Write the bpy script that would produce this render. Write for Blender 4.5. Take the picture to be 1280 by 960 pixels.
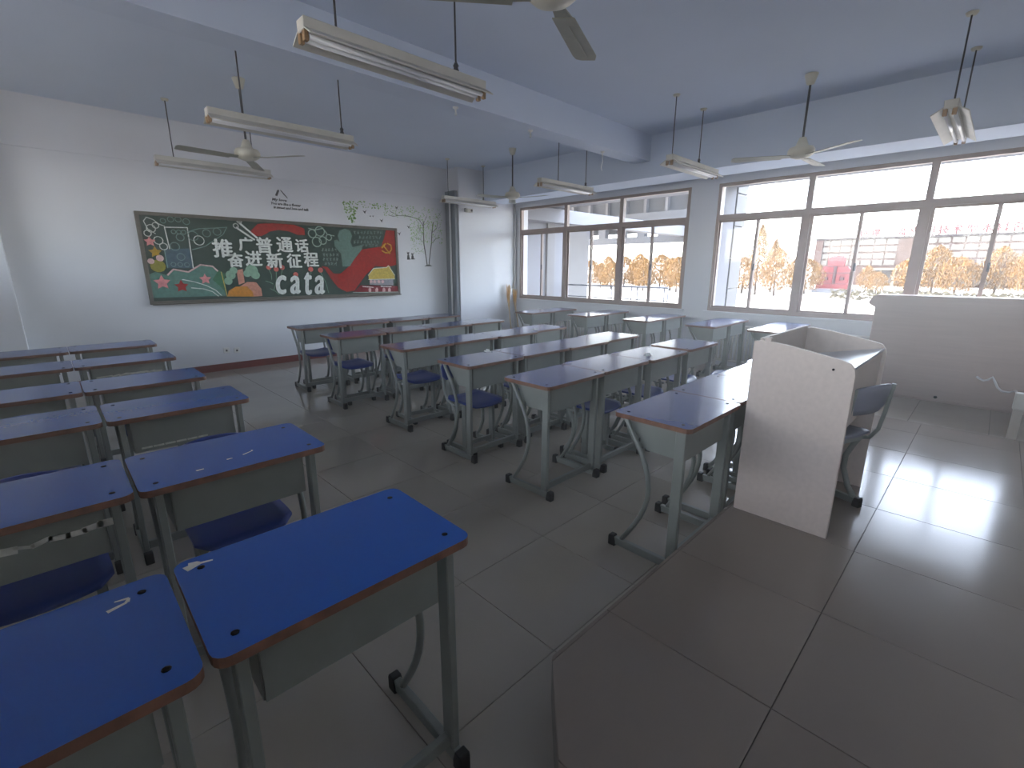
import bpy, bmesh, math, random
from mathutils import Vector, Matrix
for o in list(bpy.data.objects): bpy.data.objects.remove(o)
scn = bpy.context.scene
COL = scn.collection
PI = math.pi
R = math.radians

# ------------------------------------------------------------------ camera
yaw, pit, rol, foc, cam_h = 0.7769, -0.2428, 0.0023, 585.63, 1.5288
cf = Vector((math.sin(yaw)*math.cos(pit), math.cos(yaw)*math.cos(pit), math.sin(pit)))
cr = Vector((math.cos(yaw), -math.sin(yaw), 0)); cu = cr.cross(cf)
cr2 = cr*math.cos(rol)+cu*math.sin(rol); cu2 = cu*math.cos(rol)-cr*math.sin(rol)
cd = bpy.data.cameras.new('camera'); cam = bpy.data.objects.new('camera', cd); COL.objects.link(cam)
m = Matrix.Identity(4)
for i in range(3): m[i][0], m[i][1], m[i][2] = cr2[i], cu2[i], -cf[i]
m.translation = Vector((0, 0, cam_h)); cam.matrix_world = m
cd.sensor_width = 36; cd.sensor_fit = 'HORIZONTAL'; cd.lens = foc/1280*36; cd.clip_start = .02; cd.clip_end = 2000
scn.camera = cam

# ------------------------------------------------------------------ world, sun, exposure
SUN_EL, SUN_AZ = R(38), None
w = bpy.data.worlds.new('sky'); scn.world = w; w.use_nodes = True
nt = w.node_tree; bg = nt.nodes['Background']
sky = nt.nodes.new('ShaderNodeTexSky'); sky.sky_type = 'NISHITA'; sky.sun_disc = False
sky.sun_elevation = SUN_EL; sky.sun_rotation = R(-25); sky.altitude = 50; sky.air_density = 1.0; sky.dust_density = 3.0; sky.ozone_density = 1.2
mixw = nt.nodes.new('ShaderNodeMixRGB'); mixw.inputs[0].default_value = .6
mixw.inputs[2].default_value = (2.2, 2.2, 2.25, 1)      # thin bright winter haze over the whole sky
nt.links.new(sky.outputs[0], mixw.inputs[1]); nt.links.new(mixw.outputs[0], bg.inputs[0]); bg.inputs[1].default_value = 1.15
sl = bpy.data.lights.new('sun', 'SUN'); sl.energy = 3.2; sl.angle = R(.6); sl.color = (1, .93, .82)
so = bpy.data.objects.new('sun', sl); COL.objects.link(so)
sd = Vector((-.15*math.cos(SUN_EL), .9*math.cos(SUN_EL), math.sin(SUN_EL))).normalized()
so.rotation_euler = sd.to_track_quat('Z', 'Y').to_euler()
scn.view_settings.view_transform = 'Standard'; scn.view_settings.look = 'None'
scn.view_settings.gamma = 1; scn.view_settings.use_curve_mapping = False
scn.view_settings.exposure = 2.25
def portal(x, y, z, sy, sz, d):
    l = bpy.data.lights.new('window_portal', 'AREA'); l.shape = 'RECTANGLE'; l.size = sy; l.size_y = sz
    l.cycles.is_portal = True
    o = bpy.data.objects.new('window_portal', l); COL.objects.link(o); o.location = (x, y, z)
    o.rotation_euler = Vector((-d, 0, 0)).to_track_quat('Z', 'Y').to_euler()
    o.rotation_euler = (R(90), 0, R(90) if d < 0 else R(-90)) 
XW = 7.68
portal(7.96, 5.64, 1.83, 3.9, 1.94, -1); portal(7.96, 1.39, 1.83, 3.77, 1.94, -1)

# ------------------------------------------------------------------ materials
def srgb(r, g, b):
    f = lambda c: (c/255/12.92) if c/255 <= .04045 else ((c/255+.055)/1.055)**2.4
    return (f(r), f(g), f(b), 1)
def mat(name, col, rough=.6, metal=0, noise=0.06, scale=6, spec=.5, bump=0, bscale=60, coat=0, emit=None, detail=3, rvar=0, objvar=0, stretch=None):
    M = bpy.data.materials.new(name); M.use_nodes = True; n = M.node_tree; b = n.nodes['Principled BSDF']
    c = col if len(col) == 4 else srgb(*col)
    b.inputs['Roughness'].default_value = rough; b.inputs['Metallic'].default_value = metal
    b.inputs['Specular IOR Level'].default_value = spec; b.inputs['Coat Weight'].default_value = coat
    tc = n.nodes.new('ShaderNodeTexCoord'); src = tc.outputs['Object']
    if stretch:
        mp = n.nodes.new('ShaderNodeMapping'); mp.inputs['Scale'].default_value = stretch; n.links.new(src, mp.inputs[0]); src = mp.outputs[0]
    nz = n.nodes.new('ShaderNodeTexNoise'); nz.inputs['Scale'].default_value = scale; nz.inputs['Detail'].default_value = detail
    n.links.new(src, nz.inputs['Vector'])
    hs = n.nodes.new('ShaderNodeHueSaturation'); hs.inputs['Color'].default_value = c
    mr = n.nodes.new('ShaderNodeMapRange'); mr.inputs['From Min'].default_value = .3; mr.inputs['From Max'].default_value = .7
    mr.inputs['To Min'].default_value = 1-noise; mr.inputs['To Max'].default_value = 1+noise
    n.links.new(nz.outputs['Fac'], mr.inputs[0]); val = mr.outputs[0]
    if objvar:
        oi = n.nodes.new('ShaderNodeObjectInfo'); mm = n.nodes.new('ShaderNodeMapRange')
        mm.inputs['To Min'].default_value = 1-objvar; mm.inputs['To Max'].default_value = 1+objvar
        n.links.new(oi.outputs['Random'], mm.inputs[0]); mu = n.nodes.new('ShaderNodeMath'); mu.operation = 'MULTIPLY'
        n.links.new(val, mu.inputs[0]); n.links.new(mm.outputs[0], mu.inputs[1]); val = mu.outputs[0]
    n.links.new(val, hs.inputs['Value']); n.links.new(hs.outputs[0], b.inputs['Base Color'])
    if rvar:
        r2 = n.nodes.new('ShaderNodeMapRange'); r2.inputs['From Min'].default_value = .3; r2.inputs['From Max'].default_value = .7
        r2.inputs['To Min'].default_value = max(.02, rough-rvar); r2.inputs['To Max'].default_value = rough+rvar
        n.links.new(nz.outputs['Fac'], r2.inputs[0]); n.links.new(r2.outputs[0], b.inputs['Roughness'])
    if bump:
        n2 = n.nodes.new('ShaderNodeTexNoise'); n2.inputs['Scale'].default_value = bscale; n.links.new(src, n2.inputs['Vector'])
        bp = n.nodes.new('ShaderNodeBump'); bp.inputs['Strength'].default_value = bump; bp.inputs['Distance'].default_value = .01
        n.links.new(n2.outputs['Fac'], bp.inputs['Height']); n.links.new(bp.outputs[0], b.inputs['Normal'])
    return M
def glassmat(name, tint=(1, 1, 1, 1), refl=.014):
    M = bpy.data.materials.new(name); M.use_nodes = True; n = M.node_tree; n.nodes.remove(n.nodes['Principled BSDF'])
    out = n.nodes['Material Output']; t = n.nodes.new('ShaderNodeBsdfTransparent'); g = n.nodes.new('ShaderNodeBsdfGlossy')
    t.inputs[0].default_value = tint; g.inputs['Roughness'].default_value = .02
    tc = n.nodes.new('ShaderNodeTexCoord'); nz = n.nodes.new('ShaderNodeTexNoise'); nz.inputs['Scale'].default_value = 3
    n.links.new(tc.outputs['Object'], nz.inputs['Vector'])
    mr = n.nodes.new('ShaderNodeMapRange'); mr.inputs['To Min'].default_value = refl*.7; mr.inputs['To Max'].default_value = refl*1.3
    n.links.new(nz.outputs['Fac'], mr.inputs[0]); mx = n.nodes.new('ShaderNodeMixShader')
    n.links.new(mr.outputs[0], mx.inputs[0]); n.links.new(t.outputs[0], mx.inputs[1]); n.links.new(g.outputs[0], mx.inputs[2])
    n.links.new(mx.outputs[0], out.inputs[0]); return M
M_wall = mat('white wall paint', (222, 224, 229), .75, noise=.035, scale=1.3, bump=.05, bscale=30, detail=6)
M_ceil = mat('ceiling paint', (208, 219, 236), .85, noise=.04, scale=.8, bump=.05, bscale=20, detail=5)
M_base = mat('maroon baseboard paint', (112, 42, 40), .45, noise=.12, scale=5)
M_tile = mat('polished floor tile', (160, 153, 142), .12, noise=.05, scale=2.2, spec=.55, rvar=.05, objvar=.03, detail=8)
M_plat = mat('polished platform tile', (138, 128, 120), .15, noise=.05, scale=2.2, spec=.34, rvar=.04, objvar=.03, detail=8)
M_grout = mat('dark grout', (52, 48, 44), .9)
M_blue = mat('blue desk laminate', (2, 74, 156), .22, noise=.02, scale=90, objvar=.06, spec=.6, detail=2)
M_blue2 = mat('faded glossy blue laminate', (42, 66, 126), .2, noise=.06, scale=5, objvar=.10, spec=.6, coat=.15, detail=4)  # greyer copy of the desk blue, haze and window sheen put into it
M_edge = mat('brown chipboard edge', (112, 76, 58), .6, noise=.25, scale=25)
M_grey = mat('grey painted metal', (124, 129, 124), .42, noise=.07, scale=9, objvar=.04)
M_black = mat('black rubber cap', (24, 24, 25), .6)
M_screw = mat('dark screw recess', (6, 6, 10), .9, spec=.1)
M_scuff = mat('pale scraped paint', (196, 196, 188), .8, noise=.15, scale=40)
M_cblue = mat('blue moulded plastic', (12, 46, 122), .38, noise=.07, scale=9)
M_alu = mat('bronze window frame', (150, 130, 121), .45, metal=.1, noise=.05)
M_glass = glassmat('window glass')
M_board = mat('green chalkboard', (34, 62, 54), .7, noise=.14, scale=3, detail=6)
M_bframe = mat('weathered board frame', (98, 92, 84), .55, noise=.2, scale=14)
M_lampw = mat('dusty cream enamel', (196, 194, 186), .5, noise=.08, scale=7)
M_tube = mat('fluorescent tube glass', (232, 234, 238), .18, noise=.01)
M_sock = mat('amber lamp socket', (150, 120, 86), .5)
M_rod = mat('dark steel rod', (52, 54, 62), .5, metal=.3)
M_fan = mat('dusty grey fan paint', (150, 150, 138), .45, noise=.1, scale=9)
M_fanw = mat('cream fan housing', (206, 202, 186), .4)
M_lect = mat('speckled grey laminate', (196, 184, 176), .5, noise=.05, scale=40, detail=6)
M_lecttop = mat('pale glossy laminate', (206, 212, 222), .22, noise=.02)
M_beige = mat('beige wood grain laminate', (176, 158, 150), .5, noise=.05, scale=3, stretch=(1, .6, 12), detail=7)
M_beige2 = mat('pale plinth laminate', (186, 178, 168), .5, noise=.04, scale=3)
M_white = mat('white plastic', (226, 226, 222), .4, noise=.02)
M_pipe = mat('white painted pipe', (214, 214, 216), .4, noise=.03)
M_dk = mat('black vinyl', (16, 18, 24), .6)
M_straw = mat('golden broom straw', (196, 150, 74), .8, noise=.2, scale=30)
M_duct = mat('grey duct paint', (104, 110, 118), .6, noise=.05)
M_cgrey = mat('worn grey plastic', (120, 124, 140), .4, noise=.05)
M_wood = mat('bare bamboo', (182, 152, 104), .6, noise=.15, scale=20)
M_rad = mat('ivory radiator enamel', (204, 202, 196), .4, noise=.03)
M_paper = mat('white paper scrap', (232, 232, 228), .8)
CH = {k: mat('chalk '+k, v, .95, noise=.16, scale=24, detail=8) for k, v in dict(
    red=(164, 34, 30), redd=(128, 26, 40), teal=(88, 132, 120), slate=(70, 96, 112), white=(222, 226, 222), faint=(122, 152, 146),
    pink=(222, 138, 140), gold=(178, 140, 34), mustard=(146, 140, 40), palepink=(216, 178, 178), leaf=(52, 112, 78),
    peach=(206, 142, 122), orange=(208, 138, 42), mint=(138, 176, 152), yellow=(206, 182, 88), coral=(206, 100, 92),
    grayg=(104, 134, 124), pale=(156, 182, 170), chalk=(128, 150, 144), gold2=(214, 168, 48), grayw=(150, 150, 158)).items()}
M_leafdot = mat('pale green sticker leaf', (132, 182, 84), .7)
M_stkd = mat('black vinyl branch', (18, 20, 22), .6)
M_ground = mat('pale concrete paving outside', (134, 130, 124), .9, noise=.08, scale=.05, detail=8)
M_bld = mat('pinkish brown facade', (52, 38, 34), .85, noise=.05, scale=.2)
M_bldd = mat('dark roof coping', (24, 18, 20), .8)
M_bwin = mat('pale window band', (74, 71, 66), .3, noise=.03)
M_bcol = mat('cream porch stone', (84, 80, 70), .8)
M_red = mat('red enamel', (84, 5, 15), .5, noise=.03)
M_redd = mat('deep red enamel', (34, 2, 8), .5)
M_sign = mat('red sign metal', (58, 0, 8), .5)
M_gold = mat('golden winter foliage', (96, 70, 32), .9, noise=.3, scale=.6, objvar=.12)
M_trunk = mat('pale bark', (60, 48, 38), .9, noise=.2)
M_hedge = mat('dusty green hedge', (52, 48, 32), .9, noise=.3, scale=3)
M_out = mat('pale rendered wall', (108, 108, 113), .85, noise=.03, scale=.8)
M_outg = mat('grey rendered panel', (86, 88, 94), .85, noise=.03)
M_otile = mat('grey stone cladding', (92, 90, 90), .7, noise=.05, scale=3, objvar=.04)
M_steel = mat('grey railing steel', (110, 112, 118), .4, metal=.4)

# ------------------------------------------------------------------ mesh helpers
class MB:
    def __init__(s): s.b = bmesh.new()
    def box(s, x0, x1, y0, y1, z0, z1, mi=0, M=None):
        v = [s.b.verts.new((x, y, z)) for z in (z0, z1) for y in (y0, y1) for x in (x0, x1)]
        for f in ((0, 2, 3, 1), (4, 5, 7, 6), (0, 1, 5, 4), (2, 6, 7, 3), (0, 4, 6, 2), (1, 3, 7, 5)):
            q = s.b.faces.new([v[i] for i in f]); q.material_index = mi
        if M is not None:
            for k in v: k.co = M @ k.co
        return s
    def prism(s, pts, d0, d1, axis='z', mi=0, side=None):
        def P(a, b, c): return {'z': (a, b, c), 'x': (c, a, b), 'y': (a, c, b)}[axis]
        A = [s.b.verts.new(P(a, b, d0)) for a, b in pts]; B = [s.b.verts.new(P(a, b, d1)) for a, b in pts]
        n = len(pts)
        f = s.b.faces.new(A[::-1]); f.material_index = mi if side is None else side
        f = s.b.faces.new(B); f.material_index = mi
        for i in range(n):
            f = s.b.faces.new((A[i], A[(i+1) % n], B[(i+1) % n], B[i])); f.material_index = mi if side is None else side
        return s
    def tube(s, pts, r, n=8, cap=True, rs=None):
        pts = [Vector(p) for p in pts]; rings = []
        for i, p in enumerate(pts):
            d = (pts[min(i+1, len(pts)-1)]-pts[max(i-1, 0)]).normalized()
            up = Vector((1, 0, 0)) if abs(d.x) < .9 else Vector((0, 1, 0))
            a = d.cross(up).normalized(); b = d.cross(a).normalized()
            rr = rs[i] if rs else r
            rings.append([s.b.verts.new(p+a*rr*math.cos(2*PI*k/n)+b*rr*math.sin(2*PI*k/n)) for k in range(n)])
        for A, B in zip(rings, rings[1:]):
            for k in range(n):
                f = s.b.faces.new((A[k], A[(k+1) % n], B[(k+1) % n], B[k])); f.smooth = True
        if cap: s.b.faces.new(rings[0][::-1]); s.b.faces.new(rings[-1])
        return s
    def lathe(s, prof, n=20, c=(0, 0, 0)):
        rings = [[s.b.verts.new((c[0]+r*math.cos(2*PI*k/n), c[1]+r*math.sin(2*PI*k/n), c[2]+z)) for k in range(n)] for r, z in prof]
        for A, B in zip(rings, rings[1:]):
            for k in range(n):
                f = s.b.faces.new((A[k], A[(k+1) % n], B[(k+1) % n], B[k])); f.smooth = True
        s.b.faces.new(rings[0][::-1]); s.b.faces.new(rings[-1]); return s
    def face(s, pts, mi=0):
        f = s.b.faces.new([s.b.verts.new(p) for p in pts]); f.material_index = mi; return s
    def mesh(s, name, mats, bevel=0):
        bmesh.ops.recalc_face_normals(s.b, faces=s.b.faces)
        if bevel: bmesh.ops.bevel(s.b, geom=s.b.edges[:], offset=bevel, segments=1, affect='EDGES', profile=.5)
        me = bpy.data.meshes.new(name); s.b.to_mesh(me); s.b.free()
        for k in (mats if isinstance(mats, (list, tuple)) else [mats]): me.materials.append(k)
        return me
def link(name, me, parent=None, loc=None, rot=None):
    o = bpy.data.objects.new(name, me); COL.objects.link(o)
    if parent is not None: o.parent = parent
    if loc is not None: o.location = loc
    if rot is not None: o.rotation_euler = rot
    return o
def part(name, mb, mats, parent, bevel=0, loc=None, rot=None): return link(name, mb.mesh(name, mats, bevel), parent, loc, rot)
def thing(name, label, cat, loc=(0, 0, 0), rz=0, group=None):
    o = link(name, None, None, loc, (0, 0, rz)); o.empty_display_size = .1
    o['label'] = label; o['category'] = cat
    if group: o['group'] = group
    return o
def tag(o, label, cat, group=None, kind=None):
    o['label'] = label; o['category'] = cat
    if group: o['group'] = group
    if kind: o['kind'] = kind
    return o
def struct(name, mb=None, mats=None, bevel=0):
    o = link(name, mb.mesh(name, mats, bevel) if mb else None); o['kind'] = 'structure'; return o
def dup(root, loc, rz=0, label=None, group=None, skip=()):
    r = root.copy(); COL.objects.link(r); r.location = loc; r.rotation_euler = (0, 0, rz)
    if label: r['label'] = label
    if group: r['group'] = group
    for ch in list(root.children):
        if ch.name.split('.')[0] in skip: continue
        c = ch.copy(); COL.objects.link(c); c.parent = r
        for g in list(ch.children):
            d = g.copy(); COL.objects.link(d); d.parent = c
    return r
def clip(poly, hp):                       # convex clip by half planes a*x+b*y<=c
    for a, b, c in hp:
        out = []
        for i in range(len(poly)):
            p, q = poly[i], poly[(i+1) % len(poly)]
            dp, dq = a*p[0]+b*p[1]-c, a*q[0]+b*q[1]-c
            if dp <= 0: out.append(p)
            if dp*dq < 0: t = dp/(dp-dq); out.append((p[0]+t*(q[0]-p[0]), p[1]+t*(q[1]-p[1])))
        poly = out
        if len(poly) < 3: return []
    return poly
def rrect(x0, x1, y0, y1, r, n=4):
    pts = []
    for cx, cy, a0 in ((x1-r, y0+r, -90), (x1-r, y1-r, 0), (x0+r, y1-r, 90), (x0+r, y0+r, 180)):
        for k in range(n+1): a = R(a0+90*k/n); pts.append((cx+r*math.cos(a), cy+r*math.sin(a)))
    return pts
def text_mesh(body, size, off=0, ext=0.0, res=3):
    c = bpy.data.curves.new('lettering', 'FONT'); c.body = body; c.size = size; c.offset = off; c.extrude = ext
    c.align_x = 'CENTER'; c.align_y = 'CENTER'; c.resolution_u = res
    t = bpy.data.objects.new('lettering_tmp', c); COL.objects.link(t); bpy.context.view_layer.update()
    me = bpy.data.meshes.new_from_object(t.evaluated_get(bpy.context.evaluated_depsgraph_get()))
    bpy.data.objects.remove(t); bpy.data.curves.remove(c); return me
def stroke(mb, pts, wd, y):               # flat ribbon in the xz plane at depth y
    for (x0, z0), (x1, z1) in zip(pts, pts[1:]):
        dx, dz = x1-x0, z1-z0; L = math.hypot(dx, dz) or 1; nx, nz = -dz/L*wd/2, dx/L*wd/2; ex, ez = dx/L*wd*.3, dz/L*wd*.3
        mb.face([(x0-ex+nx, y, z0-ez+nz), (x1+ex+nx, y, z1+ez+nz), (x1+ex-nx, y, z1+ez-nz), (x0-ex-nx, y, z0-ez-nz)])
ORD = ['first', 'second', 'third', 'fourth', 'fifth', 'sixth', 'seventh', 'eighth', 'ninth']

# ------------------------------------------------------------------ room shell
XL, YF, YB, ZC, PZ = -1.75, -2.3, 8.08, 3.42, .19
G = .6; TX, TY = 1.2539-2*G*3, 1.6243-G*7
base = MB().box(XL-.2, XW+.25, YF-.2, YB+.2, -.2, -.012)
floor = struct('floor', base, M_grout)
# platform outline: far edge y=.885, corner (1.073,.885), diagonal towards (.794,.622)
dx, dy = 1.073-.794, .885-.622; L = math.hypot(dx, dy); na, nb = -dy/L, dx/L; nc = na*1.073+nb*.885
inside = [(na, nb, nc), (0, 1, .885)]
tile_cache = {}
def tile(poly, z0, z1, M, parent, name):
    g = .0013
    cx = sum(p[0] for p in poly)/len(poly); cy = sum(p[1] for p in poly)/len(poly)
    loc = [(round(p[0]-cx, 4), round(p[1]-cy, 4)) for p in poly]
    key = (tuple(loc), M.name)
    if key not in tile_cache:
        b = MB(); n = len(loc); e = .0012
        def inset(d):
            r = []
            for x, y in loc: 
                l = math.hypot(x, y) or 1; r.append((x-x/l*d*1.414, y-y/l*d*1.414))
            return r
        P0, P1 = inset(g), inset(g+e)
        A = [b.b.verts.new((x, y, z0)) for x, y in P0]; B = [b.b.verts.new((x, y, z1-e)) for x, y in P0]; C_ = [b.b.verts.new((x, y, z1)) for x, y in P1]
        for U, V in ((A, B), (B, C_)):
            for i in range(n): b.b.faces.new((U[i], U[(i+1) % n], V[(i+1) % n], V[i]))
        b.b.faces.new(C_); tile_cache[key] = b.mesh(name, M)
    return link(name, tile_cache[key], parent, (cx, cy, 0))
for i in range(-1, 20):
    for j in range(-3, 19):
        x0, y0 = TX-G*2+i*G, TY+j*G
        p = clip([(x0, y0), (x0+G, y0), (x0+G, y0+G), (x0, y0+G)], [(1, 0, XW), (-1, 0, -XL), (0, 1, YB), (0, -1, -YF)])
        if not p: continue
        # skip what the platform covers
        if all(q[1] < .6 and q[0] < 5.1 for q in p) and all(na*q[0]+nb*q[1] < nc-.25 for q in p): continue
        if y0 < -.75 and x0 < 0: continue
        tile(p, -.012, 0, M_tile, floor, 'tile')
# platform
pb = MB(); PXR = 5.4
outline = clip([(-.9, -2.3), (PXR, -2.3), (PXR, 3), (-.9, 3)], inside)
pb.prism(outline, 0, PZ-.012)
plat = struct('trim_1', pb, M_plat); plat['label'] = 'raised teaching platform covered in polished tiles'
TILEP = []
for i in range(-4, 12):
    for j in range(-5, 2):
        x0, y0 = 1.41+i*G, .272+j*G
        p = clip([(x0, y0), (x0+G, y0), (x0+G, y0+G), (x0, y0+G)], [(na, nb, nc), (0, 1, .885), (1, 0, PXR), (0, -1, -YF)])
        if p: tile(p, PZ-.012, PZ, M_plat, plat, 'tile')
# back wall, left wall, front wall
struct('wall_back', MB().box(XL-.2, XW+.25, YB, YB+.2, -.2, ZC+.1), M_wall)
CW = [(-1.6, .9), (1.4, 3.9), (4.5, 7.0)]                 # unseen high windows, added to brighten the ceiling from the left
b = MB(); b.box(XL-.2, XL, YF-.2, YB, -.2, 1.75); b.box(XL-.2, XL, YF-.2, YB, 2.85, ZC+.1); q = YF-.2
for a, c in CW+[(YB, YB)]: b.box(XL-.2, XL, q, a, 1.75, 2.85); q = c
for k, (a, c) in enumerate(CW):
    w_ = struct(f'window_{k+3}')  # added fill window, out of view
    for j in range(4): y = a+(c-a)*j/3; part('mullion', MB().box(XL-.13, XL-.07, max(a, y-.03), min(c, y+.03), 1.75, 2.85), M_alu, w_)
    for j in range(3): part('pane', MB().box(XL-.105, XL-.1, a+(c-a)*j/3+.03, a+(c-a)*(j+1)/3-.03, 1.75, 2.85), M_glass, w_)
    portal(XL-.22, (a+c)/2, 2.3, c-a, 1.1, 1)
struct('trim_4', MB().box(-4.2, XL-.2, -8, 14, -.2, 0), M_out)['label'] = 'unseen corridor floor slab added outside the fill windows'  # unseen corridor pieces, added to shape the light at the left windows
struct('trim_5', MB().box(-4.4, XL-.2, -8, 14, 3.1, 3.25), M_out)['label'] = 'unseen corridor roof slab added to keep out direct sun'
struct('trim_6', MB().box(-4.2, -4.05, -8, 14, 0, 1.05), M_out)['label'] = 'unseen corridor parapet added outside the fill windows'
struct('wall_left', b, M_wall)
struct('wall_front', MB().box(XL-.2, XW+.25, YF-.2, YF, -.2, ZC+.1), M_wall)
# window wall with two openings
W1 = (3.714, 7.575); W2 = (-.5, 3.274); ZS, ZT, ZM = .862, 2.791, 2.293
b = MB(); b.box(XW, XW+.25, YF-.2, YB, -.2, ZS); b.box(XW, XW+.25, YF-.2, YB, ZT, ZC+.1)
b.box(XW, XW+.25, W1[1], YB, ZS, ZT); b.box(XW, XW+.25, W2[1], W1[0], ZS, ZT); b.box(XW, XW+.25, YF-.2, W2[0], ZS, ZT)
struct('wall_right', b, M_wall)
# corner columns
XC = 6.09
struct('wall_column_right', MB().box(XC, XW, 7.7, YB, -.01, ZC), M_wall)
struct('wall_column_left', MB().box(XL, -.24, 7.8, YB, -.01, ZC), M_wall)
ceil = struct('ceiling', MB().box(XL-.2, XW+.25, YF-.2, YB+.2, ZC, ZC+.12), M_ceil)
part('beam', MB().box(XL, 6.75, 3.95, 4.22, 3.07, ZC), M_ceil, ceil)
part('beam', MB().box(6.75, 7.36, YF, 7.7, 2.845, ZC), M_ceil, ceil)
part('beam', MB().box(XL, XC, YB-.02, YB, 2.86, ZC), M_wall, ceil)
struct('baseboard_back', MB().box(-.24, XC, YB-.014, YB, 0, .104), M_base)
struct('baseboard_column', MB().box(XC-.014, XC, 7.7, YB, 0, .104), M_base)
struct('trim_2', MB().box(XW-.05, XW+.01, W1[0]-.05, W1[1]+.05, ZS-.035, ZS-.001), M_wall, .003)
struct('trim_3', MB().box(XW-.05, XW+.01, W2[0]-.05, W2[1]+.05, ZS-.035, ZS-.001), M_wall, .003)
def window(name, Y0, Y1):
    w_ = struct(name); x0, x1 = XW+.0, XW+.07
    n = 3; st = (Y1-Y0)/n; mw = .075
    part('frame', MB().box(x0, x1, Y0, Y1, ZT-.05, ZT-.002), M_alu, w_); part('frame', MB().box(x0, x1, Y0, Y1, ZS+.001, ZS+.055), M_alu, w_)
    part('frame', MB().box(x0, x1, Y0+.001, Y0+.05, ZS+.055, ZT-.05), M_alu, w_); part('frame', MB().box(x0, x1, Y1-.05, Y1-.001, ZS+.055, ZT-.05), M_alu, w_)
    part('transom', MB().box(x0-.004, x1, Y0+.05, Y1-.05, ZM-.04, ZM+.04), M_alu, w_)
    for i in range(1, n):
        y = Y0+i*st; part('mullion', MB().box(x0-.006, x1, y-mw/2, y+mw/2, ZS+.055, ZT-.05), M_alu, w_)
    for i in range(n):
        a, c = Y0+i*st+mw/2, Y0+(i+1)*st-mw/2; mid = (a+c)/2+.01
        part('pane', MB().box(x0+.03, x0+.035, a, c, ZM+.04, ZT-.05), M_glass, w_)
        for (p, q, xx) in ((a, mid+.02, x0+.018), (mid-.02, c, x0+.042)):
            s_ = MB(); s_.box(xx-.01, xx+.01, p, q, ZS+.055, ZS+.085); s_.box(xx-.01, xx+.01, p, q, ZM-.07, ZM-.04)
            s_.box(xx-.01, xx+.01, p, p+.035, ZS+.085, ZM-.07); s_.box(xx-.01, xx+.01, q-.035, q, ZS+.085, ZM-.07)
            sh = part('sash', s_, M_alu, w_)
            part('pane', MB().box(xx-.002, xx+.002, p+.035, q-.035, ZS+.085, ZM-.07), M_glass, sh)
        part('latch', MB().box(x0-.012, x0+.01, mid-.03, mid-.005, 1.5, 1.6), M_rod, w_, .004)
    return w_
window('window_1', *W1); window('window_2', *W2)

# added scattering volume that imitates the lens veil around the bright windows
hb = MB().box(XL-.1, XW+.075, YF-.1, YB+.1, -.1, ZC+.05)
HM = bpy.data.materials.new('lens veil haze'); HM.use_nodes = True; hn = HM.node_tree; hn.nodes.remove(hn.nodes['Principled BSDF'])
vs = hn.nodes.new('ShaderNodeVolumeScatter'); vs.inputs['Density'].default_value = .03; vs.inputs['Anisotropy'].default_value = .65
hn.links.new(vs.outputs[0], hn.nodes['Material Output'].inputs['Volume'])
hz = link('veil_haze', hb.mesh('veil_haze', HM)); tag(hz, 'added haze volume imitating the lens veil near the windows', 'haze', kind='stuff')

# ------------------------------------------------------------------ desks
def desk_meshes(W, D=.42, H=.80):
    h = {}; x, y = W/2, D/2
    h['tabletop'] = MB().prism(rrect(-x, x, -y, y, .032), H-.024, H, side=1).mesh('tabletop', [M_blue, M_edge])
    b = MB(); fy = -y+.058; bx = x-.088; z0, z1 = H-.20, H-.026
    b.box(-bx, bx, fy-.004, fy+.004, z0, z1)
    for s_ in (-1, 1):
        xx = s_*bx; b.prism([(fy+.004, z0), (fy+.004, z1), (y-.035, z1), (y-.16, z0+.005)], xx-.004, xx+.004, axis='x')
    b.box(-bx+.004, bx-.004, fy+.004, y-.16, z0, z0+.006)
    h['book_box'] = b.mesh('book_box', M_grey)
    h['upright'] = MB().box(-.013, .013, -.026, .026, .056, H-.026).mesh('upright', M_grey, .003)
    pts = []
    for k in range(13):
        t = k/12; z = .056+(H-.03-.056)*t
        pts.append((0, y-.045-.02*(1-t)-.15*math.sin(PI*min(1, t*1.02))**1.0, z))
    h['curved_tube'] = MB().tube(pts, .0135, 8).mesh('curved_tube', M_grey)
    h['runner'] = MB().box(-.014, .014, -y+.015, y-.015, .012, .056).mesh('runner', M_grey, .003)
    b = MB(); b.prism([(-.022, .0), (.022, .0), (.022, .03), (.012, .064), (-.018, .064), (-.022, .05)], -.019, .019, axis='x')
    h['foot_cap'] = b.mesh('foot_cap', M_black, .003)
    h['crossbar'] = MB().box(-x+.066, x-.066, -.012, .012, .06, .105).mesh('crossbar', M_grey, .003)
    h['screw'] = MB().lathe([(.0085, H-.001), (.0085, H+.0012), (.005, H+.0014)], 8).mesh('screw', M_screw)
    h['W'], h['D'] = W, D
    return h
DM = {}
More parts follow.
